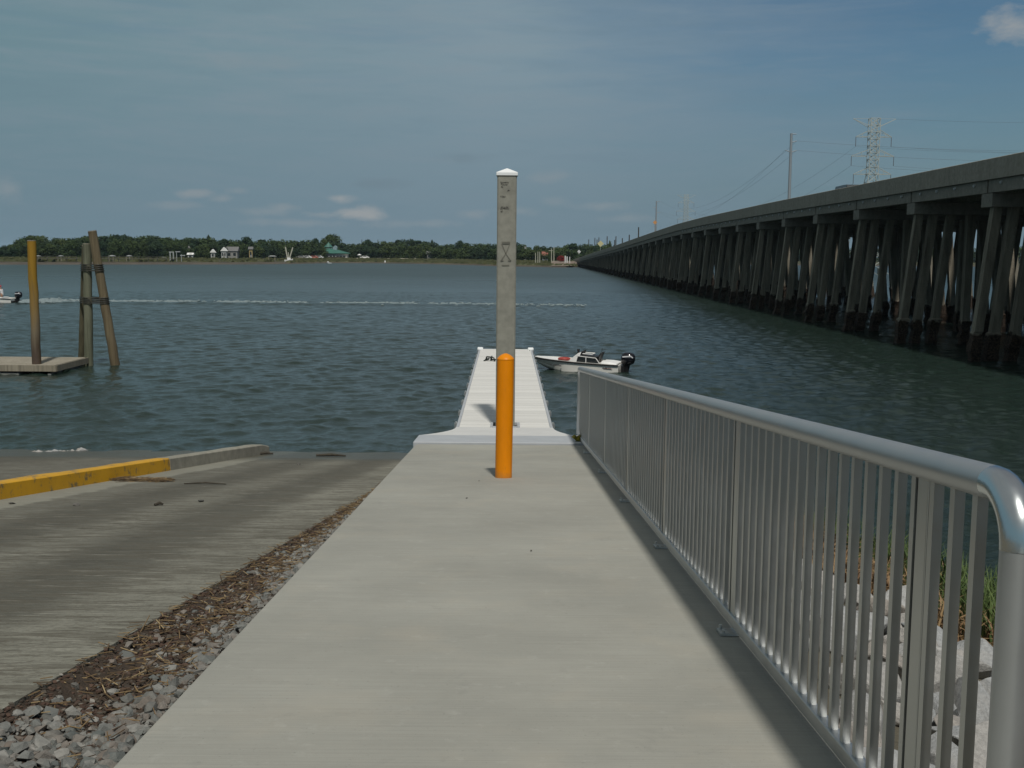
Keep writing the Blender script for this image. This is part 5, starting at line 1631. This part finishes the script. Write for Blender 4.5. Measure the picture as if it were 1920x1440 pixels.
# ------------------------------------------------------------------ far shore buildings and boats
def hut(px, ybase, wpx, hwall, roof_h, back, wall, roof, lab, name='house', cat='house', depth=None, gable='x', windows=2):
    g = land_at(px, back); d = g.y; w_ = wpx / FPX * d; dep = depth or w_ * .8
    x, y, z = g.x, g.y, g.z - .2
    root = thing(name, lab, cat, (x, y, z))
    b = MB(); b.box((x, y, z + hwall / 2), (w_, dep, hwall)); b.build('wall', wall, root)
    b = MB(); e = .35
    if gable == 'x': b.prism([(y - dep / 2 - e, z + hwall), (y + dep / 2 + e, z + hwall), (y, z + hwall + roof_h)], x - w_ / 2 - e, x + w_ / 2 + e, 'x')
    else: b.prism([(x - w_ / 2 - e, z + hwall), (x + w_ / 2 + e, z + hwall), (x, z + hwall + roof_h)], y - dep / 2 - e, y + dep / 2 + e, 'y')
    b.build('roof', roof, root)
    for i in range(windows):
        wx = x - w_ / 2 + w_ * (i + .5) / windows
        f = MB(); f.box((wx, y - dep / 2 - .03, z + hwall * .58), (min(1.1, w_ / windows * .5), .08, hwall * .36)); fo = f.build('window', M['glass_dark'], root)
    b = MB(); b.box((x + w_ * .08, y - dep / 2 - .035, z + 1.0), (.9, .06, 2.0)); b.build('door', M['wall_grey'], root)
    return root
hut(421, 482, 9, 3.0, 1.5, 57, M['wall_white'], M['wall_white2'] if 'wall_white2' in M else M['white'], 'white house with white gable left of centre on the far shore', gable='y')
hut(437, 480, 20, 3.0, 1.7, 60, M['wall_grey'], M['roof_grey'], 'grey house with shingle roof right of the white gabled house')
hut(400, 481, 7, 2.4, 1.3, 57, M['wall_white'], M['white'], 'small white cottage left of the white gabled house', gable='y', windows=1)
hut(471, 482, 6, 3.8, 1.0, 58, M['wall_yellow'], M['roof_grey'], 'narrow yellow house at the edge of the far trees', windows=1)
hut(355, 478, 8, 3.2, 1.6, 66, M['wall_grey'], M['wall_grey'], 'grey steep roofed house half hidden in the far trees', gable='y')
hut(1022, 478, 10, 2.4, 1.5, 62, M['wall_white'], M['roof_red'], 'white house with reddish roof near the far utility poles')
hut(808, 480, 14, 2.6, 1.2, 60, M['wall_grey'], M['roof_grey'], 'low grey house in the trees left of the concrete pile')
hut(358, 486, 9, 1.6, .7, 54, M['wall_white'], M['white'], 'low white shed below the grey steep roofed house', name='shed', cat='shed', windows=1)

def pavilion():
    g = land_at(621, 60); d = g.y; k = d / FPX; x, y, z = g.x, g.y, g.z - .2
    Z = lambda py: atd(621, py, d).z
    root = thing('pavilion', 'white pavilion with wide two tier green roof on the far shore', 'building', (x, y, z))
    hw = 34 * k
    def oct_(cx, r, zz, ry=.75): return [(cx + r * math.cos(PI / 8 + PI / 4 * i) / math.cos(PI / 8), y + r * ry * math.sin(PI / 8 + PI / 4 * i) / math.cos(PI / 8), zz) for i in range(8)]
    cx = atd(616, 470, d).x
    b = MB(); b.loft([oct_(cx + 5 * k, 31 * k, z), oct_(cx + 5 * k, 31 * k, Z(475.5))]); wl_ = b.build('wall', M['wall_white'], root)
    for i in range(9):
        px = 595 + i * 6.3; p = atd(px, 480, d - 31 * k * .75)
        b = MB(); b.box((p.x, y - 31 * k * .75 - .02, z + (Z(478.5) - z) * .48), (4.3 * k, .25, (Z(478.5) - z) * .9)); b.build('window', M['glass_dark'], root)
    b = MB(); b.loft([oct_(cx + 5 * k, 34.5 * k, Z(475.8)), oct_(cx + 5 * k, 35 * k, Z(474.6)), oct_(cx + .5 * k, 9 * k, Z(466))]); b.build('lower_roof', M['roof_green'], root)
    b = MB(); b.loft([oct_(cx, 7 * k, Z(467)), oct_(cx, 7 * k, Z(462.8))]); cu = b.build('cupola', M['cupola'], root)
    for i in range(4):
        b = MB(); b.box((cx + (-4.6 + i * 3.1) * k, y - 7 * k * .75 - .02, (Z(463.6) + Z(466)) / 2), (1.6 * k, .12, Z(463.6) - Z(466))); b.build('window', M['glass_dark'], cu)
    b = MB(); b.loft([oct_(cx, 8.2 * k, Z(463.2)), oct_(cx, 5.0 * k, Z(460)), oct_(cx, .3 * k, Z(454.2))]); b.build('upper_roof', M['roof_green'], root)
    # side gable dormer and low annexe
    p = atd(629, 466, d); b = MB(); b.prism([(p.x - 3.6 * k, Z(472)), (p.x + 3.6 * k, Z(472)), (p.x + 3.6 * k, Z(463.5)), (p.x, Z(460.3)), (p.x - 3.6 * k, Z(463.5))], y - 8 * k, y + 6 * k, 'y'); b.build('dormer', M['dormer'], root)
    b = MB(); b.box((cx + 4 * k, y - 31 * k, z + .45), (60 * k, .9, .9)); b.build('porch_rail', M['dark_wood'], root)
M['cupola'] = simple('pale_green_cupola', (.17, .27, .24), .6, var=.1, bump=0)
M['dormer'] = simple('blue_grey_dormer', (.22, .30, .33), .6, var=.08, bump=0)
pavilion()

def small_boat(px, py, L, lab, cabin=True, rot=0, mast=False):
    p = onz(px, py, 0) if py > shore_px(px) - .3 else land_at(px, (shore_px(px) - py) * 7)
    root = thing('small_boat', lab, 'boat', (p.x, p.y, p.z)); root.rotation_euler = (0, 0, rot)
    mark = set(bpy.data.objects); hull(root, L, L * .34, L * .13, L * .2, M['white'])
    if cabin: b = MB(); b.box((L * .55, 0, L * .22), (L * .3, L * .2, L * .2)); b.build('cabin', M['white'], root, local=True, bevel=.05)
    for o in set(bpy.data.objects) - mark:
        if o.parent == root: o.data.transform(Matrix.Translation((-L / 2, 0, 0)))
    return root
small_boat(617, 493.6, 2.2, 'tiny white skiff in the water below the pavilion', False)
small_boat(312, 488.5, 3.4, 'small white boat by the white boat lift', False, .2)
small_boat(526, 481.5, 3.2, 'white cabin boat beside the trawler', True)
small_boat(415, 486.5, 2.2, 'white dinghy on the marsh below the houses', False)
small_boat(442, 486.5, 2.4, 'white dinghy right of the other one on the marsh', False, .3)
def trawler():
    g = land_at(541, 12); d = g.y; k = d / FPX; x, y, z = g.x, g.y, .35
    Z = lambda py: atd(541, py, d).z
    root = thing('shrimp_trawler', 'white trawler with two raised outrigger booms on the far mud bank', 'boat', (x, y, 0))
    b = MB(); b.loft([[(x + u * k, y - w_ * k, Z(491.5)), (x + u * k * 1.06, y - w_ * 1.2 * k, Z(487 - s)), (x + u * k * 1.06, y + w_ * 1.2 * k, Z(487 - s)), (x + u * k, y + w_ * k, Z(491.5))] for u, w_, s in ((-7, 2, 0), (-3, 3, 0), (2, 3, .4), (6, 1.6, 1.4), (8, .4, 2.4))]); b.build('hull', M['white'], root)
    b = MB(); b.box((x + 1 * k, y, (Z(483) + Z(487)) / 2), (6 * k, 4 * k, Z(483) - Z(487))); b.build('wheelhouse', M['white'], root)
    for px, py in ((535.2, 463), (549, 464)):
        p = atd(px, py, d); b = MB(); b.bar((x + (1 if px > 541 else -1) * 1.2 * k, y, Z(487)), p, .40); b.build('outrigger', M['boom'], root)
    b = MB(); b.bar((x, y, Z(487)), (x, y, Z(473)), .26); b.build('mast', M['boom'], root)
M['boom'] = simple('weathered_boom', (.42, .41, .33), .7, var=.1, bump=0)
trawler()
def misc_far():
    def pier(px0, px1, back, ydeck, lab):
        root = None; g0 = land_at(px0, back); g1 = land_at(px1, back); zd = 1.75
        root = thing('pier', lab, 'pier', tuple(g0))
        b = MB(); b.bar((g0.x, g0.y, zd), (g1.x, g1.y, zd), 1.6, .16); b.build('deck', M['pier_wood'], root)
        n = int((g1 - g0).length / 3)
        for i in range(n + 1):
            q = g0.lerp(g1, i / n); b = MB(); b.tube([(q.x, q.y - .6, -.4), (q.x, q.y - .6, zd + .7)], .12, 6); b.build('post', M['pier_wood'], root)
        b = MB(); b.bar((g0.x, g0.y - .6, zd + .65), (g1.x, g1.y - .6, zd + .65), .09); b.build('handrail', M['pier_wood'], root)
    pier(185, 262, 10, 0, 'grey timber pier on the far shore right of the lashed piles')
    pier(262, 330, 14, 0, 'grey timber pier leading to the white boat lift')
    pier(72, 145, 12, 0, 'grey timber pier on the far shore left of the lashed piles')
    def shelter(px, back, wpx, py, lab):
        g = land_at(px, back); d = g.y; k = d / FPX; w_ = wpx * k; z = atd(px, py, d).z
        root = thing('pier_shelter', lab, 'shelter', tuple(g))
        b = MB(); b.loft([[(g.x - w_ / 2, g.y - 1.5, z - .05), (g.x + w_ / 2, g.y - 1.5, z - .05), (g.x + w_ / 2, g.y + 1.5, z - .05), (g.x - w_ / 2, g.y + 1.5, z - .05)], [(g.x - w_ / 4, g.y - .2, z + .28), (g.x + w_ / 4, g.y - .2, z + .28), (g.x + w_ / 4, g.y + .2, z + .28), (g.x - w_ / 4, g.y + .2, z + .28)]]); b.build('roof', M['shelter'], root)
        for sx in (-1, 1):
            for sy in (-1, 1): b = MB(); b.bar((g.x + sx * w_ * .42, g.y + sy * 1.2, g.z - .5), (g.x + sx * w_ * .42, g.y + sy * 1.2, z), .16); b.build('post', M['wood_grey'], root)
    shelter(115, 16, 7, 480.5, 'white roofed pier shelter left of the lashed piles')
    shelter(211, 16, 9, 480, 'white roofed pier shelter just right of the lashed piles')
    shelter(243, 16, 7, 480, 'white roofed pier shelter further right of the lashed piles')
    shelter(73, 16, 6, 480.5, 'small white roofed shelter beside the yellow topped pile')
    shelter(511, 15, 14, 480.5, 'blue roofed boat shelter left of the trawler')
    bpy.data.objects[-1] if False else None
    # boat lift: white frame
    g = land_at(324, 16); d = g.y; k = d / FPX
    root = thing('boat_lift', 'white boat lift with tall posts on the far shore', 'boat lift', tuple(g))
    for px, pt in ((319, 472), (325, 472.5), (331, 472), (340, 477)):
        p = atd(px, pt, d); b = MB(); b.bar((p.x, d, .2), (p.x, d, p.z), .32 if px < 330 else .18); b.build('post', M['lift'], root)
    for a, c, py in ((317, 326, 472.6), (329, 338, 472), (338, 347, 479)):
        p, q = atd(a, py, d), atd(c, py, d); b = MB(); b.bar(p, q, .3, .30); b.build('beam', M['lift'], root)
    def car(px, back, col, lab):
        g = land_at(px, back); x, y, z = g
        root = thing('parked_car', lab, 'car', (x, y, z))
        b = MB(); b.prism([(-2.1, .35), (-2.15, .85), (-1.2, .95), (-.7, 1.42), (.8, 1.42), (1.4, .95), (2.1, .85), (2.1, .35)], -.8, .8, 'y'); b.v = [(a + x, c + y, d_ + z) for a, c, d_ in b.v]; b.build('body', col, root)
        for sx in (-1.3, 1.3):
            b = MB(); b.tube([(x + sx, y - .84, z + .32), (x + sx, y + .84, z + .32)], .32, 10); b.build('wheel', M['tyre'], root)
        b = MB(); b.prism([(-.95, .97), (-.6, 1.36), (.7, 1.36), (1.15, .97)], -.82, -.801, 'y'); b.v = [(a + x, c + y, d_ + z) for a, c, d_ in b.v]; b.build('window', M['glass_dark'], root)
    car(576, 50, M['white'], 'long white parked car left of the pavilion')
    car(588, 50, M['sign_red'], 'pale red parked car left of the pavilion')
    car(598, 48, M['sign_white'], 'white parked car nearest the pavilion')
    car(565, 54, M['wall_grey'], 'grey parked car furthest left of the pavilion')
    car(684, 52, M['sign_white'], 'white parked car right of the beach umbrella')
    g = land_at(674, 50); root = thing('beach_umbrella', 'white umbrella on the sandy strip right of the pavilion', 'umbrella', tuple(g))
    b = MB(); n = 10; b.loft([[(g.x + 1.1 * math.cos(2 * PI * i / n), g.y + 1.1 * math.sin(2 * PI * i / n), g.z + 1.7) for i in range(n)], [(g.x + .05 * math.cos(2 * PI * i / n), g.y + .05 * math.sin(2 * PI * i / n), g.z + 2.3) for i in range(n)]]); b.build('canopy', M['white'], root)
    b = MB(); b.tube([(g.x, g.y, g.z - .1), (g.x, g.y, g.z + 1.8)], .05, 6); b.build('pole', M['wood_grey'], root)
    # channel markers
    for px, yb, yt, lab in ((722, 493.8, 488.5, 'thin white channel marker post off the far marsh'), (615, 493.5, 490, 'white marker float beside the tiny skiff')):
        p = onz(px, yb, 0); q = atd(px, yt, p.y); b = MB(); b.tube([(p.x, p.y, -.5), (p.x, p.y, q.z * .55), (p.x, p.y, q.z)], [.30, .30, .22], 8); tag(b.build('channel_marker', M['white']), lab, 'marker')
    # utility poles by the bridge end
    for px, yb, yt, lab, arm in ((1034, 491, 466, 'utility pole with crossarm left of the pair near the far bridge end', True), (1038.5, 490, 463, 'taller utility pole right of the pair near the far bridge end', False),
                             (1012, 489, 472, 'pale thin pole right of the trio on the far marsh', False), (1008.5, 489, 472, 'pale thin pole in the middle of the trio on the far marsh', False), (1004, 489, 474, 'pale thin pole left of the trio on the far marsh', False)):
        g = land_at(px, 14); q = atd(px, yt, g.y); b = MB(); b.tube([(g.x, g.y, g.z - .5), (q.x, g.y, q.z)], [.17, .12], 7)
        if arm: b.bar((q.x - 1.0, g.y, q.z - .7), (q.x + .4, g.y, q.z - .7), .16)
        tag(b.build('utility_pole', M['boom']), lab, 'utility pole')
    for px, yt, lab in ((678.5, 449, 'left thin mast above the far wood'), (708.5, 449, 'right thin mast above the far wood')):
        g = land_at(px, 98); q = atd(px, yt, g.y); b = MB(); b.tube([(g.x, g.y, g.z), (q.x, g.y, q.z)], [.25, .14], 6); tag(b.build('radio_mast', M['dark_wood']), lab, 'mast')
    g = land_at(985, 85); q = atd(985, 463.5, g.y); b = MB(); b.box((g.x, g.y, (g.z + q.z) / 2), (.8, .8, q.z - g.z)); b.box((g.x, g.y, q.z + .1), (1.0, 1.0, .2)); tag(b.build('chimney', M['wall_white']), 'white chimney stack among the trees right of the concrete pile', 'chimney')
    # white gate posts at the foot of the bridge
    for px, yt, lab in ((1059.5, 479.5, 'wide white marker post right of the red tree'), (1063, 481, 'middle white post right of the red tree'), (1068, 481.5, 'thin white post closest to the bridge end')):
        g = land_at(px, 12); q = atd(px, yt, g.y); b = MB(); b.tube([(g.x, g.y, g.z), (g.x, g.y, q.z)], .2 if px < 1065 else .13, 8); tag(b.build('marker_post', M['white']), lab, 'post')
M['pier_wood'] = wood('dull_pier_timber', (.09, .085, .07), (.14, .13, .11))
M['shelter'] = simple('grey_white_roof', (.27, .28, .275), .6, var=.1, bump=0)
M['lift'] = simple('weathered_white_frame', (.33, .35, .35), .6, var=.1, bump=0)
M['sign_red'] = simple('faded_red_paint', (.45, .16, .12), .5, var=.08, bump=0)
misc_far()

# ------------------------------------------------------------------ air
def build_haze():
    b = MB(); b.box((0, 0, 24), (15000, 15000, 54))
    m = bpy.data.materials.new('thin_haze'); m.use_nodes = True; nt = m.node_tree
    nt.nodes.remove(nt.nodes['Principled BSDF'])
    v = nt.nodes.new('ShaderNodeVolumePrincipled'); v.inputs['Density'].default_value = .00007; v.inputs['Color'].default_value = (.62, .82, 1.0, 1); v.inputs['Anisotropy'].default_value = .0
    nt.links.new(v.outputs[0], nt.nodes['Material Output'].inputs['Volume'])
    o = b.build('haze', m); tag(o, 'thin sea haze over the river', 'haze', kind='stuff')
build_haze()
S.cycles.volume_bounces = 0
S.cycles.use_denoising = True
